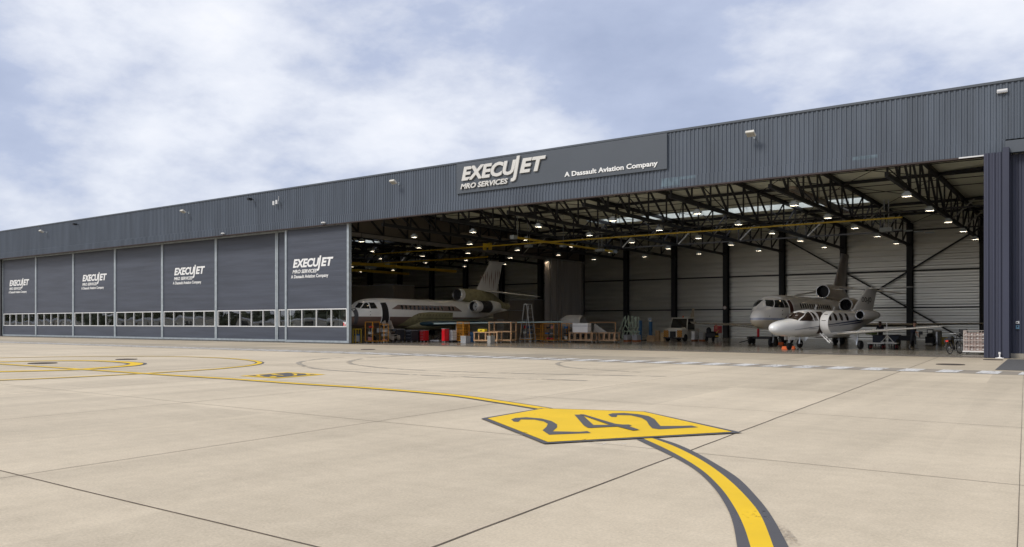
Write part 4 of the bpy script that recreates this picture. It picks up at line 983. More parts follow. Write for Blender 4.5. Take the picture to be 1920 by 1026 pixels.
# ---------------------------------------------------------------- equipment on the hangar floor
def slot(px0, px1, pt, y, d):
    xl, xr = X(px0, y), X(px1, y+d); w = xr-xl
    if w < .25: w = max(.25, X(px1, y)-xl)
    return xl+w/2, w, Z((px0+px1)/2, pt, y+d/2)
def casters(root, w, d, r=.07, name='caster', k=4):
    for sx in (-1, 1):
        for sy in (-1, 1):
            m = MB(); m.lathe([(r*.9, -.02), (r, 0), (r*.9, .02)], (sx*(w/2-.08), sy*(d/2-.08), r+.006), 'X', 10); m.bx(sx*(w/2-.08)-.02, sx*(w/2-.08)+.02, sy*(d/2-.08)-.02, sy*(d/2-.08)+.02, r, r*2.1); m.build(name, mat('caster_grey', (.45, .45, .43), .5), root)
def cage(px0, px1, pt, y, d, label, shelves=3, mesh_=False, m_=None, load=True, group='wheeled cages on the hangar floor', name='cage_trolley'):
    cx, w, h = slot(px0, px1, pt, y, d); m_ = m_ or orange_st
    r = thing(name, label, 'trolley', (cx, y+d/2, 0), group=group); f = MB(); z0 = .16; b = .045
    for sx in (-1, 1):
        for sy in (-1, 1): f.bx(sx*w/2-b/2, sx*w/2+b/2, sy*d/2-b/2, sy*d/2+b/2, z0, h)
    for z in (z0, h):
        for sy in (-1, 1): f.bx(-w/2, w/2, sy*d/2-b/2-.002, sy*d/2+b/2+.002, z-b/2, z+b/2)
        for sx in (-1, 1): f.bx(sx*w/2-b/2-.002, sx*w/2+b/2+.002, -d/2, d/2, z-b/2+.003, z+b/2+.003)
    f.build('frame', m_, r)
    s = MB()
    for i in range(shelves):
        z = z0+(h-z0)*i/shelves+.02; s.bx(-w/2+.02, w/2-.02, -d/2+.02, d/2-.02, z, z+.03)
    s.build('shelf', m_ if not load else mat('shelf_dark', (.22, .12, .03), .6), r)
    if mesh_:
        g_ = MB(); n = int(w/.12)
        for i in range(1, n): xx = -w/2+w*i/n; g_.bx(xx-.012, xx+.012, -d/2-.01, -d/2+.01, z0, h)
        n = int(d/.14)
        for i in range(1, n): yy = -d/2+d*i/n; g_.bx(w/2-.01, w/2+.01, yy-.012, yy+.012, z0, h)
        for i in range(1, 7): z = z0+(h-z0)*i/7; g_.bx(-w/2, w/2, -d/2-.013, -d/2+.013, z-.01, z+.01); g_.bx(w/2-.013, w/2+.013, -d/2, d/2, z-.01, z+.01)
        g_.build('mesh_side', m_, r)
    casters(r, w, d)
    if load:
        cols = [grey_pl, mat('parts_pink', (.5, .22, .2), .6), dark, mat('parts_pale', (.6, .58, .52), .6), blue_pnt, red_pnt]
        for i in range(shelves):
            z = z0+(h-z0)*i/shelves+.052; room_ = (h-z0)/shelves-.12
            for j in range(max(1, int(w/.45))):
                bw = random.uniform(.15, .36); bh = random.uniform(.3, .85)*room_; xx = -w/2+.25+j*.45
                if xx+bw/2 > w/2: break
                o_ = thing('storage_box', 'small '+random.choice(['part', 'parcel', 'tool box'])+' lying in '+label.split(',')[0], 'box', (cx+xx, y+d/2+random.uniform(-.1, .1), z), group='small parts stored in the wheeled cages')
                o_['label'] = 'small wrapped part or box stored on a shelf of a wheeled cage'
                q = MB(); q.bx(-bw/2, bw/2, -.14, .14, 0, bh); q.build('box_body', random.choice(cols), o_, bevel=.015); q = MB(); q.bx(-bw/2-.006, bw/2+.006, -.146, .146, bh*.82, bh*.9); q.build('lid_edge', grey_pl, o_)
    return r
def cabinet(px0, px1, pt, y, d, m_, label, n=5, name='tool_cabinet'):
    cx, w, h = slot(px0, px1, pt, y, d); r = thing(name, label, 'cabinet', (cx, y+d/2, 0)); b = MB(); b.bx(-w/2, w/2, -d/2, d/2, .14, h-.04); b.build('body', m_, r, bevel=.02)
    for i in range(n):
        z0 = .17+(h-.24)*i/n; q = MB(); q.bx(-w/2+.03, w/2-.03, -d/2-.02, -d/2-.003, z0, z0+(h-.24)/n-.025); dr_ = q.build('drawer', m_, r); q = MB(); q.bx(-w/3, w/3, -d/2-.04, -d/2-.021, z0+(h-.24)/n-.07, z0+(h-.24)/n-.045); q.build('handle', alu, dr_)
    q = MB(); q.bx(-w/2-.02, w/2+.02, -d/2-.02, d/2+.02, h-.038, h); q.build('worktop', grey_pl, r); casters(r, w, d); return r
def bench(px0, px1, pt, y, d, label, bays=2, shelf=True, mid=None, th=.09):
    cx, w, h = slot(px0, px1, pt, y, d); r = thing('wooden_bench', label, 'bench', (cx, y+d/2, 0), group='pale wooden benches in front of the blue wing')
    n = bays+1
    q = MB()
    for i in range(n):
        xx = -w/2+th/2+(w-th)*i/bays
        for sy in (-1, 1): q.bx(xx-th/2, xx+th/2, sy*(d/2-th/2)-th/2, sy*(d/2-th/2)+th/2, .17, h-.05)
    q.build('leg', wood, r); q = MB(); q.bx(-w/2-.03, w/2+.03, -d/2-.03, d/2+.03, h-.05, h+.02); q.build('tabletop', wood, r)
    q = MB(); q.bx(-w/2, w/2, -d/2-.004, d/2+.004, .17, .28)
    if mid: q.bx(-w/2, w/2, -d/2-.004, d/2+.004, mid-.05, mid+.04)
    q.build('shelf', wood, r); casters(r, w, d, .085); return r, cx, w, h
# left end: barrier and blue cart
cx, w, h = slot(661, 678, 620, 1.9, .7)
r = thing('barrier_cart', 'yellow railed cart with a blue and grey bin just inside the opening', 'cart', (cx, 2.25, 0)); q = MB()
for s in (-1, 1): q.tube((s*w/2, -.3, .02), (s*w/2, -.3, 1.15), .035); q.tube((s*w/2, .3, .02), (s*w/2, .3, 1.15), .035); q.tube((s*w/2, -.3, 1.15), (s*w/2, .3, 1.15), .035)
q.tube((-w/2, -.3, 1.15), (w/2, -.3, 1.15), .035); q.build('rail', yellow_st, r); q = MB(); q.bx(-w/2+.1, w/2-.1, -.22, .22, .12, .62); q.build('bin', grey_pl, r); q = MB(); q.bx(-w/2+.08, w/2-.08, -.24, .24, .62, .74); q.build('bin_lid', blue_pnt, r)
cage(685, 712, 604, 2.6, .8, 'orange framed cage trolley with shelves below the nose of the left jet', 3)
cage(712, 728, 608, 3.4, .5, 'narrow orange cage trolley beside the airstair of the left jet', 4)
cabinet(734, 758, 617, 5.6, .9, mat('black_cabinet', (.025, .025, .03), .5), 'black tool cart right of the airstair', 3, 'tool_cart')
cabinet(760, 785, 619, 6.6, .9, mat('black_cabinet', (.025, .025, .03), .5), 'black tool cart under the wing root, left of the red tool cabinet', 3, 'tool_cart')
cabinet(787, 804, 619, 7.6, .6, red_pnt, 'dark red tool cabinet with drawers under the wing root of the left jet', 6)
r = thing('floor_jack', 'low grey trolley jack between the two red cabinets', 'jack', (X(818, 8.2), 8.2, 0)); q = MB(); q.bx(-.5, .5, -.25, .25, .08, .2); q.build('frame', grey_pl, r); q = MB(); q.tube((-.3, 0, .2), (.2, 0, .42), .06); q.tube((.2, 0, .2), (.75, -.1, .9), .03); q.build('arm', steel_dark, r); casters(r, 1.0, .5, .05)
cabinet(828, 842, 616, 7.4, .55, mat('bright_red', (.72, .01, .02), .3), 'bright red cabinet beside a white tank', 1)
cx, w, h = slot(843, 858, 617, 8.0, .7); r = thing('liquid_tank', 'white plastic tank in a grey cage right of the bright red cabinet', 'tank', (cx, 8.35, 0)); q = MB(); q.bx(-w/2, w/2, -.35, .35, .18, h-.1); q.build('tank', white_pnt, r, bevel=.05); q = MB()
for i in range(5): z = .2+(h-.3)*i/4; q.bx(-w/2-.03, w/2+.03, -.38, -.355, z-.015, z+.015); q.bx(w/2+.01, w/2+.035, -.38, .38, z-.012, z+.012)
for i in range(6): xx = -w/2+w*i/5; q.bx(xx-.012, xx+.012, -.40, -.381, .2, h-.1)
q.build('cage', galv, r); q = MB(); q.bx(-w/2-.04, w/2+.04, -.4, .4, .02, .17); q.build('pallet', steel_dark, r)
cage(857, 880, 604, 8.6, .8, 'tall orange lattice cage below the blue wing', 2, True, load=False)
def crate(px0, px1, pt, y, d, label, m_=grey_pl):
    cx, w, h = slot(px0, px1, pt, y, d); r = thing('crate', label, 'crate', (cx, y+d/2, 0)); q = MB(); q.bx(-w/2, w/2, -d/2, -d/2+.03, .05, h); q.bx(-w/2, w/2, d/2-.03, d/2, .05, h); q.bx(-w/2, -w/2+.03, -d/2+.03, d/2-.03, .05, h); q.bx(w/2-.03, w/2, -d/2+.03, d/2-.03, .05, h); q.bx(-w/2, w/2, -d/2, d/2, .02, .05)
    q.build('body', m_, r); q = MB(); n = max(3, int(w/.12))
    for i in range(n+1): xx = -w/2+w*i/n; q.bx(xx-.012, xx+.012, -d/2-.02, -d/2-.002, .05, h)
    q.bx(-w/2-.02, w/2+.02, -d/2-.025, -d/2-.003, h-.06, h+.01); q.build('rib', lt_grey, r)
crate(864, 882, 630, 6.4, .6, 'grey ribbed crate standing in front of the tall orange lattice cage')
crate(914, 928, 630, 6.4, .6, 'pale grey crate standing in front of the low wooden bench', lt_grey)
r = thing('barrel', 'dark blue barrel between the lattice cage and the wooden bench', 'barrel', (X(884, 10), 10, 0)); q = MB(); q.lathe([(.27, .01), (.29, .03), (.28, .3), (.295, .32), (.28, .34), (.28, .6), (.295, .62), (.28, .64), (.28, .88), (.29, .9)], n=18); o = q.build('body', blue_pnt, r, 40); q = MB(); q.lathe([(.26, .885), (.26, .905), (.02, .906)], n=18); q.build('lid', steel_dark, r)
rb, cx, w, h = bench(888, 942, 623, 7.8, .7, 'low pale wooden bench with a yellow case on top', 2)
o = thing('tool_case', 'yellow tool case on the low wooden bench', 'case', (X(902, 7.9), 8.1, h+.02)); q = MB(); q.bx(-.36, .36, -.2, .2, 0, .24); q.build('body', mat('bright_yellow', (.80, .60, .02), .4), o, bevel=.03); q = MB(); q.bx(-.1, .1, -.23, -.205, .1, .15); q.build('handle', dark, o)
bench(916, 969, 604, 9.6, .8, 'tall pale wooden rack with a middle shelf, behind the low bench', 1, mid=.95)
# step ladder with platform
cx, w, h = slot(971, 1008, 569, 11.0, 1.2)
r = thing('platform_ladder', 'tall aluminium platform ladder leaning up above the blue wing tip', 'ladder', (cx, 11.6, 0)); q = MB(); pw = .55
for sy in (-.35, .35): q.bar((-w/2, sy, .05), (-.12, sy, h-.1), .045); q.bar((w/2, sy, .05), (.14, sy, h-.1), .045)
q.bar((-.12, -.36, h-.1), (.14, -.36, h-.1), .05); q.bar((-w/2, -.4, .35), (w/2, -.4, .35), .05); galw = mat('ladder_grey', (.34, .34, .32), .45, .3); q.build('frame', galw, r); q = MB()
for i in range(1, 9): t_ = i/9; q.box((w/2+(.14-w/2)*t_, 0, .05+(h-.15)*t_), (.10, .68, .03))
q.build('step', galw, r); q = MB(); q.bx(-.14, .16, -.38, .38, h-.10, h-.05); q.build('platform', galw, r); casters(r, w, .9, .09)
for i, (a, b_, yy, lb) in enumerate(((976, 1002, 15.5, 'orange cage trolley behind the legs of the platform ladder'), (1004, 1024, 16.5, 'orange lattice cage right of the platform ladder'), (1018, 1048, 14.5, 'orange cage trolley with red and white parts below the blue wing tip'), (1053, 1076, 15.5, 'orange cage trolley left of the white boxes'))):
    cage(a, b_, 607, yy, .8, lb, 3, i in (1,), load=i != 1)
rb, cx, w, h = bench(1067, 1120, 624, 13.6, .8, 'long pale wooden bench carrying white boxes', 4)
for px, lb in ((1084, 'white box on the long wooden bench, the left one'), (1098, 'white box on the long wooden bench, the right one')):
    o = thing('white_box', lb, 'box', (X(px, 14), 14.0, h+.02)); q = MB(); q.bx(-.38, .38, -.3, .3, 0, .78); q.build('body', white_pnt, o, bevel=.04); q = MB(); q.bx(-.39, .39, -.31, .31, .52, .56); q.build('lid_edge', grey_pl, o)
rb, cx2, w2, h2 = bench(1122, 1162, 624, 14.6, .8, 'pale wooden bench with an empty orange frame on top', 3)
o = thing('frame_stand', 'thin orange frame standing on the right wooden bench', 'frame', (cx2-.6, 15.0, h2+.02)); q = MB()
for s in (-1.2, 1.2): q.bar((s, 0, 0), (s, 0, .85), .05)
q.bar((-1.22, 0, .85), (1.22, 0, .85), .05); q.build('frame', mat('orange_wood', (.42, .22, .09), .6), o); q = MB(); q.add([(-.9, -.05, 0), (.4, -.05, .02), (-.75, -.05, .75), (-.9, .0, 0), (.4, .0, .02), (-.75, .0, .75)], [(0, 1, 2), (3, 5, 4), (0, 2, 5, 3), (1, 4, 5, 2), (0, 3, 4, 1)]); q.build('panel', lt_grey, o)
# engine cowlings resting on a dolly
r = thing('engine_cowling', 'large grey engine cowling with a dark end standing at the blue wing tip', 'cowling', (X(1070, 17), 17, 0)); q = MB(); q.lathe([(.55, -.9), (.68, -.6), (.72, 0), (.70, .9), (.62, 1.1)], (.2, 0, 1.65), 'X', 22, cap=(False, False)); q.build('shell', lt_grey, r, 40); q = MB(); q.lathe([(.02, -1.25), (.3, -1.2), (.52, -1.0), (.55, -.9)], (.2, 0, 1.65), 'X', 22); q.build('nose_cone', mat('dark_cone', (.10, .11, .12), .5), r, 40); q = MB(); q.bx(-.7, 1.2, -.5, .5, .2, .3); [q.bar((s, 0, .3), (s, 0, 1.0), .1) for s in (-.4, .8)]; q.build('stand', steel_dark, r)
# green engine stand and pallets
stg = mat('pale_green_tube', (.36, .44, .34), .5)
r = thing('engine_stand', 'pale green tubular engine stand behind the grey pallet boxes', 'stand', (X(1180, 21), 21, 0)); q = MB()
for (a, b_) in (((-.9, 0, .9), (-.3, 0, 2.2)), ((-.25, 0, 2.3), (-.25, 0, 1.4)), ((.05, 0, 2.35), (.05, 0, 1.5)), ((.5, 0, 2.25), (.5, 0, 1.2)), ((.75, 0, 2.2), (.75, 0, 1.2)), ((-.25, 0, 1.5), (.5, 0, .5)), ((.05, 0, 1.2), (.4, 0, 1.9)), ((.75, 0, 1.3), (.3, 0, .5)), ((-.6, 0, .3), (.9, 0, .3)), ((-.6, 0, .3), (-.3, 0, 1.0)), ((.9, 0, .3), (.7, 0, .9)), ((-.3, .0, .9), (.9, 0, .9))): q.tube((a[0], -.3, a[2]), (b_[0], -.3, b_[2]), .045, n=6); q.tube((a[0], .35, a[2]), (b_[0], .35, b_[2]), .045, n=6)
q.build('frame', stg, r); casters(r, 1.6, .8)
for (a, b_, lb) in ((1169, 1184, 'grey pallet box, the left of the pair before the green stand'), (1185, 1202, 'grey pallet box with small red items, right of the pair')):
    cx, w, h = slot(a, b_, 628, 19.5, .8); r = thing('pallet_box', lb, 'pallet box', (cx, 19.9, 0)); q = MB(); q.bx(-w/2, w/2, -.4, .4, .16, h); q.build('box', grey_pl, r, bevel=.02); q = MB(); q.bx(-w/2, w/2, -.42, .42, .12, .155); [q.bx(s-.06, s+.06, -.42, .42, .01, .12) for s in (-w/2+.08, 0, w/2-.08)]; q.build('pallet', mat('orange_pallet', (.36, .13, .05), .7), r)
r = thing('lifting_column', 'dark blue lifting column near the back wall', 'lift', (X(1200, 24), 24, 0)); q = MB(); q.bx(-.14, .14, -.14, .14, .1, 1.9); q.build('column', blue_pnt, r); q = MB(); q.bx(-.4, .4, -.3, .3, .01, .1); q.build('base', steel_dark, r)
r = thing('lifting_column', 'blue lifting column with a small white sign plate on top', 'lift', (X(1220, 25), 25, 0)); q = MB(); q.bx(-.12, .12, -.12, .12, .1, 1.8); q.bx(-.35, .35, -.2, .2, .35, .5); q.build('column', blue_pnt, r); q = MB(); q.bx(-.6, .6, -.35, .35, .01, .1); q.build('base', steel_dark, r); q = MB(); q.bx(-.16, .16, -.15, -.13, 1.85, 2.15); s_ = q.build('sign_plate', white_fr, r); q = MB(); q.bx(-.11, -.01, -.156, -.152, 1.92, 2.08); q.bx(.02, .11, -.156, -.152, 1.92, 2.08); q.build('print', blue_pnt, s_)
for i, (a, b_, pt, lb, mm) in enumerate(((1228, 1238, 620, 'upright brown cardboard sheets left of the plywood board', cardb), (1238, 1248, 624, 'pale plywood board leaning beside the tow tractor', mat('plywood', (.55, .40, .22), .6)), (1212, 1228, 629, 'flat cardboard box on the floor by the blue lift', cardb))):
    cx, w, h = slot(a, b_, pt, 24.3-.7*i, .35); r = thing('board_stack', lb, 'board' if i < 2 else 'box', (cx, 24.5-.7*i, 0)); q = MB()
    for j in range(3): q.box((0.05*j, -.1+.09*j, h/2+.01), (w-.06*j, .05, h-.07*j))
    q.build('sheet', mm, r); q = MB(); q.bx(-w/2, w/2, -.2, .2, .002, .05); q.build('batten', wood, r)
# ---- tow tractor
tx = X(1262, 23.5); r = thing('tow_tractor', 'white aircraft tow tractor with orange and black striped front panels', 'tow tractor', (tx+.1, 25.1, 0), R(-4)); tw = mat('tractor_white', (.52, .50, .43), .45, 0, .1)
q = MB(); q.bx(-.95, .95, -1.6, -.55, .35, 1.12); q.bx(-.95, .95, -.55, 1.7, .35, .95); q.bx(-.95, .95, 1.0, 1.7, .95, 1.15); q.add([(-.8, -.55, 1.12), (.8, -.55, 1.12), (.8, -1.55, 1.12), (-.8, -1.55, 1.12), (-.7, -.6, 1.22), (.7, -.6, 1.22), (.7, -1.35, 1.18), (-.7, -1.35, 1.18)], [(4, 5, 6, 7), (0, 1, 5, 4), (1, 2, 6, 5), (2, 3, 7, 6), (3, 0, 4, 7)]); q.build('body', tw, r, bevel=.03)
q = MB(); q.bar((-.88, -.62, 1.1), (-.78, -.30, 2.1), .07); q.bar((.88, -.62, 1.1), (.78, -.30, 2.1), .07); q.bar((-.86, .95, 1.0), (-.80, .85, 2.1), .07); q.bar((.86, .95, 1.0), (.80, .85, 2.1), .07); q.bx(-.86, .86, -.38, .95, 2.08, 2.16); q.build('cab_frame', tw, r)
q = MB(); q.add([(-.80, -.58, 1.16), (.80, -.58, 1.16), (.74, -.32, 2.06), (-.74, -.32, 2.06)], [(0, 1, 2, 3)]); q.add([(.84, -.5, 1.1), (.84, .9, 1.05), (.79, .8, 2.05), (.79, -.25, 2.05)], [(0, 1, 2, 3)]); q.build('cab_glass', glassd, r)
q = MB(); q.bx(-.35, .35, .1, .5, .95, 1.5); q.build('seat', dark, r)
st_or = bpy.data.materials.new('chevron_panel'); st_or.use_nodes = True; t = st_or.node_tree; b = t.nodes['Principled BSDF']; tcx = N('ShaderNodeTexCoord', t); s_ = N('ShaderNodeSeparateXYZ', t); t.links.new(tcx.outputs['Object'], s_.inputs[0]); ff = M_('GREATER_THAN', M_('FRACT', M_('MULTIPLY', M_('ADD', s_.outputs[0], s_.outputs[2], t), 6., t), None, t), .5, t); mxx = N('ShaderNodeMixRGB', t); t.links.new(ff, mxx.inputs[0]); mxx.inputs[1].default_value = (.75, .33, .02, 1); mxx.inputs[2].default_value = (.03, .02, .02, 1); t.links.new(mxx.outputs[0], b.inputs['Base Color'])
for s in (-1, 1):
    q = MB(); q.bx(s*.68-.24, s*.68+.24, -1.66, -1.602, .38, 1.0); q.build('chevron_plate', st_or, r)
    q = MB(); q.lathe([(.02, -.03), (.07, -.02), (.08, 0)], (s*.36, -1.64, .98), 'Y', 12); q.build('headlight', alu, r)
q = MB(); q.bx(-.28, .28, -1.65, -1.605, .4, .9); q.build('grille', dark, r); q = MB(); q.bx(-.9, .9, -1.75, -1.67, .25, .37); q.bx(-.12, .12, -1.95, -1.6, .3, .42); q.build('bumper', steel_dark, r)
for sx in (-.82, .82):
    for sy in (-1.0, 1.1): wheel(r, sx*1.06, sy, .34, .24)
q = MB(); q.tube((0, .3, 2.16), (0, .3, 2.32), .06); q.build('beacon', orange_pl, r); q = MB(); q.bx(.952, .97, .1, .7, .5, .62); q.build('side_step', steel_dark, r)
# boxes right of the tractor
for (a, b_, pt, yy, lb, mm) in ((1296, 1309, 621, 24.6, 'white carton stack on a pallet right of the tow tractor', white_pnt), (1310, 1319, 622, 25.2, 'grey carton stack beside the white carton stack', lt_grey)):
    cx, w, h = slot(a, b_, pt, yy, .8); r = thing('carton_stack', lb, 'box stack', (cx, yy+.4, 0)); q = MB(); n = 4
    for j in range(n): z = .16+(h-.16)*j/n; q.bx(-w/2+.01*(j % 2), w/2, -.4, .4, z, z+(h-.16)/n-.015)
    q.build('carton', mm, r, bevel=.01); q = MB(); q.bx(-w/2, w/2, -.42, .42, .12, .155); [q.bx(s-.06, s+.06, -.42, .42, .01, .12) for s in (-w/2+.08, 0, w/2-.08)]; q.build('pallet', mat('orange_pallet', (.36, .13, .05), .7), r)
# black power unit and red unit
r = thing('compressor', 'black wheeled engine unit left of the red box unit', 'compressor', (X(1334, 24), 24, 0)); q = MB(); q.bx(-.45, .5, -.35, .35, .35, .75); q.lathe([(.22, -.4), (.30, -.35), (.30, .35), (.22, .4)], (0, 0, .62), 'X', 14); q.build('body', dark, r, bevel=.03); q = MB(); q.lathe([(.1, .7), (.2, .75), (.22, 1.1), (.12, 1.25), (.05, 1.3)], (-.25, 0, 0), n=14); q.build('air_filter', steel_dark, r, 40); q = MB(); q.tube((.4, 0, .75), (.7, 0, 1.05), .03); q.tube((.45, -.3, .5), (.8, -.3, .5), .05); q.build('pipe', yellow_st, r)
for s in (-.3, .3): wheel(r, s, -.36, .24, .1)
cx, w, h = slot(1338, 1354, 611, 26, .8); r = thing('power_unit', 'red box shaped power unit on legs in front of a dark column', 'power unit', (cx, 26.4, 0)); q = MB(); q.bx(-w/2, w/2, -.4, .4, .75, h); q.build('housing', red_pnt, r, bevel=.04); q = MB(); [q.bx(sx*(w/2-.06)-.04, sx*(w/2-.06)+.04, sy*.34-.04, sy*.34+.04, .01, .75) for sx in (-1, 1) for sy in (-1, 1)]; q.build('leg', lt_grey, r); q = MB(); q.bx(-w/4, w/4, -.42, -.402, 1.1, 1.5); q.build('label_plate', mat('red_pale', (.7, .2, .15), .5), r)
# tow dolly left of the small jet
r = thing('tow_dolly', 'low black tow dolly with pale wheel hubs under the wing left of the white jet', 'dolly', (X(1424, 18), 18, 0)); q = MB(); q.bx(-.9, 1.3, -.3, .3, .42, .58); q.tube((-.9, 0, .3), (-1.6, 0, .12), .04); q.build('frame', steel_dark, r); [wheel(r, -.62, s, .30, .16) for s in (-.42, .42)]; [wheel(r, 1.0, s, .30, .16) for s in (-.42, .42)]; q = MB(); q.lathe([(.09, .58), (.1, .62), (.1, 1.15), (.04, 1.25)], (-.1, 0, 0), n=12); q.build('red_post', red_pnt, r, 40)
# orange chocks
for (px, py, w, lb) in ((1474, 655.5, .52, 'long orange wheel chock in front of the nose wheel of the small white jet'), (1488, 655, .2, 'short orange wheel chock right of the nose wheel of the small white jet'), (1464, 646.5, .42, 'orange wheel chock by the nose wheels of the larger blue lined jet')):
    p = G(px, py); r = thing('wheel_chock', lb, 'wheel chock', (p[0], p[1], 0)); q = MB(); q.add([(-w/2, -.12, .01), (w/2, -.12, .01), (w/2, .12, .01), (-w/2, .12, .01), (-w/2+.02, -.04, .2), (w/2-.02, -.04, .2), (w/2-.02, .04, .2), (-w/2+.02, .04, .2)], [(0, 3, 2, 1), (4, 5, 6, 7), (0, 1, 5, 4), (1, 2, 6, 5), (2, 3, 7, 6), (3, 0, 4, 7)]); q.build('block', orange_pl, r, bevel=.015); q = MB(); q.tube((w/2, 0, .15), (w/2+.12, 0, .04), .012, n=5); q.build('rope', white_fr, r)
# red wheeled trolleys and white trestle under the right wing
for (px, yy, lb) in ((1643, 10.4, 'low trolley with four red wheels behind the wheel of the small white jet'), (1668, 10.8, 'low trolley with red wheels supporting the white trestle')):
    r = thing('wheeled_trolley', lb, 'trolley', (X(px, yy), yy, 0)); q = MB(); q.bx(-.48, .48, -.3, .3, .36, .41); q.build('deck', white_pnt, r)
    for sx in (-.36, .36):
        for sy in (-.25, .25):
            q = MB(); q.lathe([(.08, -.05), (.15, -.05), (.16, 0), (.15, .05), (.08, .05)], (sx, sy, .166), 'X', 14); w_ = q.build('wheel', black_rub, r, 40); q = MB(); q.lathe([(.02, -.055), (.11, -.055), (.11, .055), (.02, .055)], (sx, sy, .166), 'X', 12); q.build('rim', red_pnt, w_, 40)
r = thing('wing_trestle', 'white tripod trestle with a thin pole standing on a low trolley below the wing', 'trestle', (X(1664, 10.9), 10.9, .415)); q = MB(); q.tube((0, 0, .2), (-.05, 0, 1.25), .03); q.build('pole', white_pnt, r); q = MB(); [q.bar((0, 0, .45), (s, 0, .01), .04) for s in (-.38, 0, .38)]; q.bar((-.4, 0, .03), (.4, 0, .03), .05); q.build('leg', white_pnt, r)
# dark work tables behind
for (a, b_, lb) in ((1634, 1662, 'dark work table behind the wing, the left one'), (1664, 1690, 'dark work table behind the wing, close to the column')):
    cx, w, h = slot(a, b_, 628, 18.5, .9); r = thing('work_table', lb, 'table', (cx, 19, 0)); q = MB(); q.bx(-w/2, w/2, -.45, .45, h-.06, h); q.build('tabletop', steel_dark, r); q = MB(); q.bx(-w/2+.05, w/2-.05, -.38, .38, .15, h-.07); q.build('cupboard', mat('navy_cupboard', (.025, .035, .06), .5), r); q = MB(); [q.bx(sx*(w/2-.08)-.03, sx*(w/2-.08)+.03, sy*.38-.03, sy*.38+.03, .005, .15) for sx in (-1, 1) for sy in (-1, 1)]; q.build('leg', steel_dark, r)
cx, w, h = slot(1630, 1644, 618, 19, .5); o = thing('parts_bag', 'green bag lying on the left dark work table', 'bag', (X(1634, 19), 19, Z(1648, 628, 18.95)+.0)); q = MB(); q.lathe([(.1, 0), (.4, .02), (.42, .15), (.25, .28), (.05, .3)], n=14); q.build('body', mat('green_bag', (.14, .20, .05), .7), o, 60); q = MB(); q.torus((0, 0, .29), .08, .02, 'Y', 10, 5); q.build('strap', dark, o)
r = thing('small_dolly', 'small black dolly with one pale hub in front of the column', 'dolly', (X(1693, 19), 19, 0)); q = MB(); q.bx(-.6, .8, -.3, .3, .4, .75); q.build('box', dark, r, bevel=.02); [wheel(r, -.3, s, .26, .12) for s in (-.34, .34)]; [wheel(r, .6, s, .2, .1) for s in (-.34, .34)]
r = thing('vacuum_cleaner', 'black upright industrial vacuum between the column and the grey barrel', 'vacuum', (X(1744, 25), 25, 0)); q = MB(); q.bx(-.3, .3, -.3, .3, .12, .62); q.lathe([(.26, .62), (.24, .8), (.12, .88)], n=14); q.build('body', dark, r, bevel=.02); q = MB(); q.bar((-.2, 0, .85), (-.2, 0, 1.15), .05); q.bar((.2, 0, .85), (.2, 0, 1.15), .05); q.bar((-.22, 0, 1.15), (.22, 0, 1.15), .05); q.build('handle', steel_dark, r); casters(r, .6, .6)
r = thing('barrel', 'shiny grey metal barrel left of the yellow chest', 'barrel', (X(1757, 25.5), 25.5, 0)); q = MB(); q.lathe([(.33, .01), (.35, .04), (.34, .4), (.36, .42), (.34, .44), (.34, .98), (.36, 1.0)], n=20); q.build('body', alu, r, 40); q = MB(); q.lathe([(.33, .99), (.3, 1.06), (.02, 1.08)], n=20); q.build('lid', grey_pl, r, 40)
cx, w, h = slot(1765, 1789, 635, 25.5, .7); r = thing('storage_chest', 'long yellow chest with a small white label by the back wall', 'chest', (cx, 25.8, 0)); q = MB(); q.bx(-w/2, w/2, -.35, .35, .02, .5); q.build('body', mat('mustard_paint', (.45, .32, .03), .5), r, bevel=.02); q = MB(); q.bx(-w/2-.02, w/2+.02, -.37, .37, .505, .58); q.build('lid', mat('mustard_paint', (.45, .32, .03), .5), r); q = MB(); q.bx(-.2, .2, -.36, -.353, .16, .40); s_ = q.build('label_plate', white_fr, r); q = MB(); q.bx(-.12, -.03, -.366, -.362, .22, .34); q.bx(.03, .12, -.366, -.362, .22, .34); q.build('print', dark, s_)
# ---- bicycle
r = thing('bicycle', 'dark city bicycle with a red rear reflector leaning by the wire cage of cartons', 'bicycle', (-6.85, 4.0, 0), R(-18)); r.rotation_euler.x = 0; r.rotation_euler.y = R(-6)
for y in (0, 1.08):
    q = MB(); q.torus((0, y, .35), .33, .022, 'X', 26, 7); w_ = q.build('wheel', black_rub, r, 60); q = MB()
    for i in range(14): a = 2*math.pi*i/14; q.tube((0, y, .35), (0, y+.31*math.cos(a), .35+.31*math.sin(a)), .003, n=4)
    q.torus((0, y, .35), .305, .010, 'X', 26, 5); q.tube((-.05, y, .35), (.05, y, .35), .025); q.build('rim', alu, w_)
q = MB()
for (a, b_) in (((0, .45, .30), (0, .30, .85)), ((0, .45, .30), (0, .92, .72)), ((0, .33, .72), (0, .90, .86)), ((0, .92, .72), (0, .88, 1.0)), ((0, .93, .70), (.05, 1.08, .35)), ((0, .93, .70), (-.05, 1.08, .35)), ((.05, 0, .35), (.03, .45, .30)), ((-.05, 0, .35), (-.03, .45, .30)), ((.05, 0, .35), (.02, .32, .74)), ((-.05, 0, .35), (-.02, .32, .74))): q.tube(a, b_, .017, n=7)
q.build('frame', steel_dark, r); q = MB(); q.tube((0, .88, 1.0), (0, .87, 1.10), .015); q.tube((-.28, .74, 1.12), (0, .87, 1.10), .014); q.tube((.28, .74, 1.12), (0, .87, 1.10), .014); q.build('handlebar', alu, r)
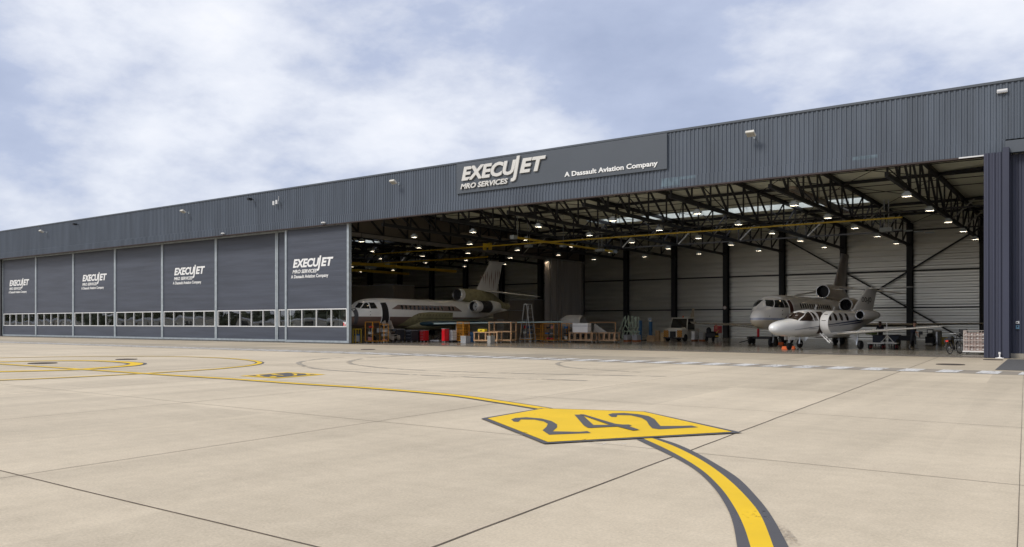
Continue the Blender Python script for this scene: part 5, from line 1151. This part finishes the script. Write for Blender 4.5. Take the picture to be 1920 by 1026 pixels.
q = MB(); q.add([(-.09, .16, .93), (.09, .16, .93), (.02, .46, .95), (-.02, .46, .95), (-.10, .16, .86), (.10, .16, .86), (.02, .44, .90), (-.02, .44, .90)], [(0, 1, 2, 3), (4, 7, 6, 5), (0, 4, 5, 1), (1, 5, 6, 2), (2, 6, 7, 3), (3, 7, 4, 0)]); q.tube((0, .3, .84), (0, .3, .9), .014); q.build('saddle', dark, r)
q = MB(); q.bar((0, -.15, .74), (0, .3, .74), .10, .015); q.bar((.04, .0, .36), (.04, -.05, .74), .015); q.bar((-.04, .0, .36), (-.04, -.05, .74), .015); q.bx(-.16, .16, -.1, .2, .75, .86); q.build('rear_rack', steel_dark, r); q = MB(); q.bx(-.07, .07, -.20, -.16, .66, .74); q.build('reflector', mat('red_reflector', (.75, .05, .03), .3), r)
q = MB(); rs = []
for i in range(9):
    a = R(20+150*i/8); rs.append([(sx*.035, .37*math.cos(a), .35+.37*math.sin(a)+dz) for sx, dz in ((-1, 0), (1, 0), (1, .006), (-1, .006))])
q.rings(rs); q.build('mudguard', steel_dark, r); q = MB(); q.tube((.02, .45, .30), (.14, .45, .30), .012); q.tube((-.02, .45, .30), (-.14, .45, .30), .012); q.lathe([(.09, .02), (.09, .03)], (0, .45, .30), 'X', 14); q.build('crank', steel_dark, r)
# ---- wire cage of cartons
cx, w, h = slot(1812, 1850, 620, 3.9, 1.0); w = max(w, 1.1); r = thing('wire_cage', 'tall wire cage stacked with pinkish cartons on a white dolly beside the pier', 'cage', (cx, 4.4, 0)); q = MB()
for i in range(9): xx = -w/2+w*i/8; q.bx(xx-.008, xx+.008, -.51, -.494, .2, h)
for i in range(8): yy = -.5+1.0*i/7; q.bx(-w/2-.006, -w/2+.01, yy-.008, yy+.008, .2, h)
for z in [.2+(h-.2)*i/4 for i in range(5)]: q.bx(-w/2-.01, w/2+.01, -.52, -.49, z-.012, z+.012); q.bx(-w/2-.012, -w/2+.008, -.5, .5, z-.011, z+.011)
q.build('wire_side', mat('wire_pale', (.55, .48, .44), .5), r); q = MB(); q.bx(-w/2-.04, w/2+.04, -.54, .54, .13, .195); q.build('dolly', white_pnt, r); casters(r, w, 1.0, .06)
cm = mat('carton_pinkish', (.40, .31, .28), .8, 0, .25, 5)
for i in range(4):
    for j in range(5):
        o = thing('carton', 'pinkish brown carton stacked inside the tall wire cage', 'carton', (cx-w/2+.03+(w-.06)*(i+.5)/4, 4.4, .2+(h-.3)*j/5), group='cartons inside the wire cage'); q = MB(); ww = (w-.06)/4-.012; hh = (h-.3)/5-.01; q.bx(-ww/2, ww/2, -.44+random.uniform(0, .04), .44, 0, hh); q.build('box_body', cm, o); q = MB(); q.bx(-ww*.3, ww*.1, -.452, -.442, hh*.3, hh*.6); q.build('label_sheet', white_fr, o)
r = thing('waste_bin', 'black bin on a slanted stand between the bicycle and the wire cage', 'bin', (X(1806, 7), 7, 0)); q = MB(); q.bx(-.2, .2, -.2, .2, 1.0, 1.32); q.build('bin', dark, r, bevel=.02); q = MB(); q.bar((-.18, 0, 1.0), (.3, 0, .75), .07); q.bar((-.18, .1, .55), (.3, .1, .3), .12); q.bar((-.15, 0, .02), (-.15, 0, 1.0), .04); q.bar((.15, .1, .02), (.15, .1, 1.0), .04); q.bx(-.3, .3, -.2, .2, .005, .04); q.build('stand', steel_dark, r)
# round sign on the column
cxc = COLX[4]; r = thing('round_sign', 'small round pale sign fixed to a dark column above the tow tractor', 'sign', (cxc, YB-.80, 3.35)); q = MB(); q.lathe([(.20, -.01), (.20, .01)], (0, 0, 0), 'Y', 20); q.build('disc', mat('sign_pinkish', (.55, .42, .40), .5), r); q = MB(); q.lathe([(.13, -.016), (.13, -.012)], (0, 0, 0), 'Y', 20); q.build('pictogram', white_fr, r)
# ---- people
def person(label, loc, rz, J, E, Rd, mats_by, hair, hold=None):
    """one continuous skinned body from a joint graph; materials by joint region"""
    me = bpy.data.meshes.new('person'); names = list(J); me.from_pydata([J[n] for n in names], [(names.index(a), names.index(b)) for a, b in E], []); me.update()
    o = bpy.data.objects.new('person', me); col.objects.link(o)
    sk = o.modifiers.new('s', 'SKIN'); sb = o.modifiers.new('u', 'SUBSURF'); sb.levels = 2; sb.render_levels = 2
    if not me.skin_vertices: bpy.context.view_layer.objects.active = o
    sv = me.skin_vertices[0].data if me.skin_vertices else None
    for i, n in enumerate(names):
        rr = Rd[n]; sv[i].radius = rr if isinstance(rr, tuple) else (rr, rr); sv[i].use_root = (n == 'pelvis')
    bpy.context.view_layer.update()
    m2 = bpy.data.meshes.new_from_object(o.evaluated_get(bpy.context.evaluated_depsgraph_get()))
    bpy.data.objects.remove(o); m2.name = 'person'
    ms = [mats_by[k] for k in ('skin', 'top', 'legs', 'shoe')]; m2.materials.clear(); [m2.materials.append(x_) for x_ in ms]
    reg = {n: (0 if n.startswith(('hand', 'f_', 'neck', 'head', 'nose', 'chin', 'ear', 'wrist', 'fore')) else 3 if n.startswith(('toe', 'ankle', 'heel')) else 2 if n.startswith(('hip', 'knee', 'pelvis')) else 1) for n in names}
    segs = [(Vector(J[a]), Vector(J[b]), reg[a], reg[b]) for a, b in E]
    for p in m2.polygons:
        c = p.center; best = (9, 0)
        for a, b_, ra, rb_ in segs:
            d = b_-a; t_ = max(0, min(1, (c-a).dot(d)/d.length_squared)); q_ = (a+d*t_-c).length
            if q_ < best[0]: best = (q_, ra if t_ < .5 else rb_)
        p.material_index = best[1]; p.use_smooth = True
    o = bpy.data.objects.new('person', m2); col.objects.link(o); o.location = loc; o.rotation_euler.z = rz; tag(o, label, 'person')
    H_ = Vector(J['head']); q = MB(); q.lathe([(.104, -.02), (.108, .03), (.098, .075), (.06, .108), (.01, .118)], (H_.x-.012, H_.y, H_.z+.02), 'Z', 16, cap=(False, True)); q.build('hair', hair, o, 60)
    q = MB(); [q.box((H_.x+.088, s*.034, H_.z+.012), (.018, .026, .012)) for s in (-1, 1)]; q.box((H_.x+.09, 0, H_.z-.045), (.014, .045, .010)); q.build('eyes_and_mouth', mat('face_dark', (.06, .03, .025), .5), o)
    return o
skin = mat('skin', (.50, .27, .18), .5, 0, .05); navy = mat('navy_workwear', (.012, .016, .03), .8); trou = mat('dark_trousers', (.035, .038, .045), .8); shoe = mat('pale_shoes', (.30, .30, .29), .6); hairm = mat('dark_hair', (.03, .018, .012), .6)
def hand(J, E, Rd, n, w, dx, dz, s):
    J['hand'+n] = (w[0]+dx*.07, w[1], w[2]+dz*.07); Rd['hand'+n] = (.036, .02); E.append(('wrist'+n, 'hand'+n))
    for i, ln in enumerate((.055, .065, .068, .062, .05)):
        if i == 0: a = (w[0]+dx*.06+.03, w[1]-s*.02, w[2]+dz*.05); b_ = (a[0]+.035, a[1]-s*.01, a[2]+dz*.03)
        else: a = (w[0]+dx*.13, w[1]+s*(.03-.02*i), w[2]+dz*.13); b_ = (a[0]+dx*ln*.6+.015, a[1], a[2]+dz*ln)
        J['f_%s%da' % (n, i)] = a; J['f_%s%db' % (n, i)] = b_; Rd['f_%s%da' % (n, i)] = .011; Rd['f_%s%db' % (n, i)] = .009
        E.append(('hand'+n, 'f_%s%da' % (n, i))); E.append(('f_%s%da' % (n, i), 'f_%s%db' % (n, i)))
def make_pose(lean, step, armR, armL):
    J = dict(pelvis=(0, 0, .93), spine=(lean*.3, 0, 1.10), chest=(lean*.7, 0, 1.30), neck=(lean*1.05, 0, 1.47), head=(lean*1.25+.03, 0, 1.64), head_top=(lean*1.25+.02, 0, 1.72), nose=(lean*1.25+.115, 0, 1.625), ear1=(lean*1.25+.02, .085, 1.63), ear2=(lean*1.25+.02, -.085, 1.63),
             hip1=(.0, .10, .88), hip2=(.0, -.10, .88), knee1=(step*.5+.03, .12, .50), knee2=(-step*.4+.04, -.12, .50), ankle1=(step, .13, .10), ankle2=(-step, -.13, .10), toe1=(step+.19, .15, .045), toe2=(-step+.19, -.15, .045),
             shoulder1=(lean*.85, .19, 1.41), shoulder2=(lean*.85, -.19, 1.41), upper1=armR[0], upper2=armL[0], wrist1=armR[1], wrist2=armL[1])
    Rd = dict(pelvis=(.15, .12), spine=(.14, .11), chest=(.165, .115), neck=.058, head=(.085, .10), head_top=(.07, .08), nose=.014, ear1=.018, ear2=.018, hip1=.095, hip2=.095, knee1=.062, knee2=.062, ankle1=.045, ankle2=.045, toe1=.035, toe2=.035, shoulder1=.07, shoulder2=.07, upper1=.045, upper2=.045, wrist1=.028, wrist2=.028)
    E = [('pelvis', 'spine'), ('spine', 'chest'), ('chest', 'neck'), ('neck', 'head'), ('head', 'head_top'), ('head', 'nose'), ('head', 'ear1'), ('head', 'ear2'), ('pelvis', 'hip1'), ('pelvis', 'hip2'), ('hip1', 'knee1'), ('hip2', 'knee2'), ('knee1', 'ankle1'), ('knee2', 'ankle2'), ('ankle1', 'toe1'), ('ankle2', 'toe2'), ('chest', 'shoulder1'), ('chest', 'shoulder2'), ('shoulder1', 'upper1'), ('shoulder2', 'upper2'), ('upper1', 'wrist1'), ('upper2', 'wrist2')]
    Rd = {k: (v if k in J else v) for k, v in Rd.items()}
    for n, a, s in (('1', armR, 1), ('2', armL, -1)):
        w_, u_ = Vector(a[1]), Vector(a[0]); d = (w_-u_).normalized(); hand(J, E, Rd, n, a[1], d.x, d.z, s)
    return J, E, Rd
try:
    mm = dict(skin=skin, top=navy, legs=trou, shoe=shoe)
    J, E, Rd = make_pose(.10, .14, ((.05, .24, 1.14), (.20, .20, .93)), ((.20, -.24, 1.16), (.42, -.16, 1.06)))
    pz = person('person in dark workwear leaning forward, walking behind the tip of the white wing', (X(1711, 11.2), 11.2, .006), R(-20), J, E, Rd, mm, hairm)
    o = thing('hand_tool', 'black hand tool held out by the walking person', 'tool', (X(1711, 11.2)+.56*math.cos(R(-20))-.16*math.sin(R(20)), 11.2-.56*math.sin(R(20))-.16*math.cos(R(20)), 1.0)); q = MB(); q.bx(-.06, .16, -.04, .04, -.06, .14); q.build('body', dark, o, bevel=.01); q = MB(); q.bx(-.04, .02, -.03, .03, -.24, -.061); q.build('grip', dark, o, bevel=.01)
    J, E, Rd = make_pose(.06, .05, ((.10, .25, 1.14), (.30, .16, 1.05)), ((.10, -.25, 1.14), (.30, -.16, 1.05)))
    person('person in black top standing behind the dark work tables', (X(1651, 20.0), 20.0, .006), R(-100), J, E, Rd, dict(skin=mat('skin_dark', (.16, .08, .055), .5), top=navy, legs=trou, shoe=shoe), hairm)
except Exception as ex_:
    print('PERSON FAIL', ex_); raise
# ---- far trees added behind the photographer for the reflections in the door windows
tmat = mat('far_foliage', (.12, .135, .085), .8, 0, .5, .15)
q = MB(); rnd = random.Random(3)
for i in range(15000):
    x = rnd.uniform(-1000, 60); hh = 6+3.5*math.sin(x*.05)+2.5*math.sin(x*.13+1)+rnd.uniform(-1, 2.5)
    z = hh*math.sqrt(rnd.random()); y = -165+rnd.uniform(-9, 9); s = rnd.uniform(.8, 2.0)
    n = Vector((rnd.uniform(-1, 1), rnd.uniform(-.3, 1.2), rnd.uniform(-.5, 1))).normalized(); a = n.orthogonal().normalized()*s; b_ = n.cross(a).normalized()*s*.8; c = Vector((x, y, max(z, .8)))
    q.add([c-a, c+b_*.7, c+a, c-b_], [(0, 1, 2, 3)])
tag(q.build('mirrored_treeline', tmat), 'far belt of dark trees added for the reflection in the door windows', 'trees', kind='stuff')

# made-up pale sheds out of view, added to lighten the door window reflections
shm = mat('reflection_shed_pale', (.58, .57, .53), .7, 0, .12, .08)
for i, (x0, x1, h_, lb) in enumerate(((-640, -560, 2.9, 'made-up pale shed lightening the reflection in the leftmost door windows'), (-520, -380, 2.2, 'made-up long low shed lightening the reflection in the middle door windows'), (-345, -280, 3.2, 'made-up tall pale shed lightening the reflection in the lettered door windows'), (-255, -130, 2.3, 'made-up low shed lightening the reflection in the last door windows before the opening'))):
    r = thing('reflection_shed', lb, 'shed', ((x0+x1)/2, -138, 0)); q = MB(); q.bx((x0-x1)/2, (x1-x0)/2, -4, 4, .01, h_); q.build('wall', shm, r)
    q = MB(); w_ = (x1-x0)/2; q.add([(-w_, -4.3, h_), (w_, -4.3, h_), (w_, 4.3, h_), (-w_, 4.3, h_), (-w_, 0, h_+.8), (w_, 0, h_+.8)], [(0, 1, 5, 4), (2, 3, 4, 5), (0, 4, 3), (1, 2, 5), (0, 3, 2, 1)]); q.build('roof', grey_pl, r)
    q = MB()
    for k in range(int((x1-x0)/9)): q.bx(-w_+3+9*k, -w_+6+9*k, 4.01, 4.05, .1, h_*.75)
    q.build('gate', steel_dark, r)
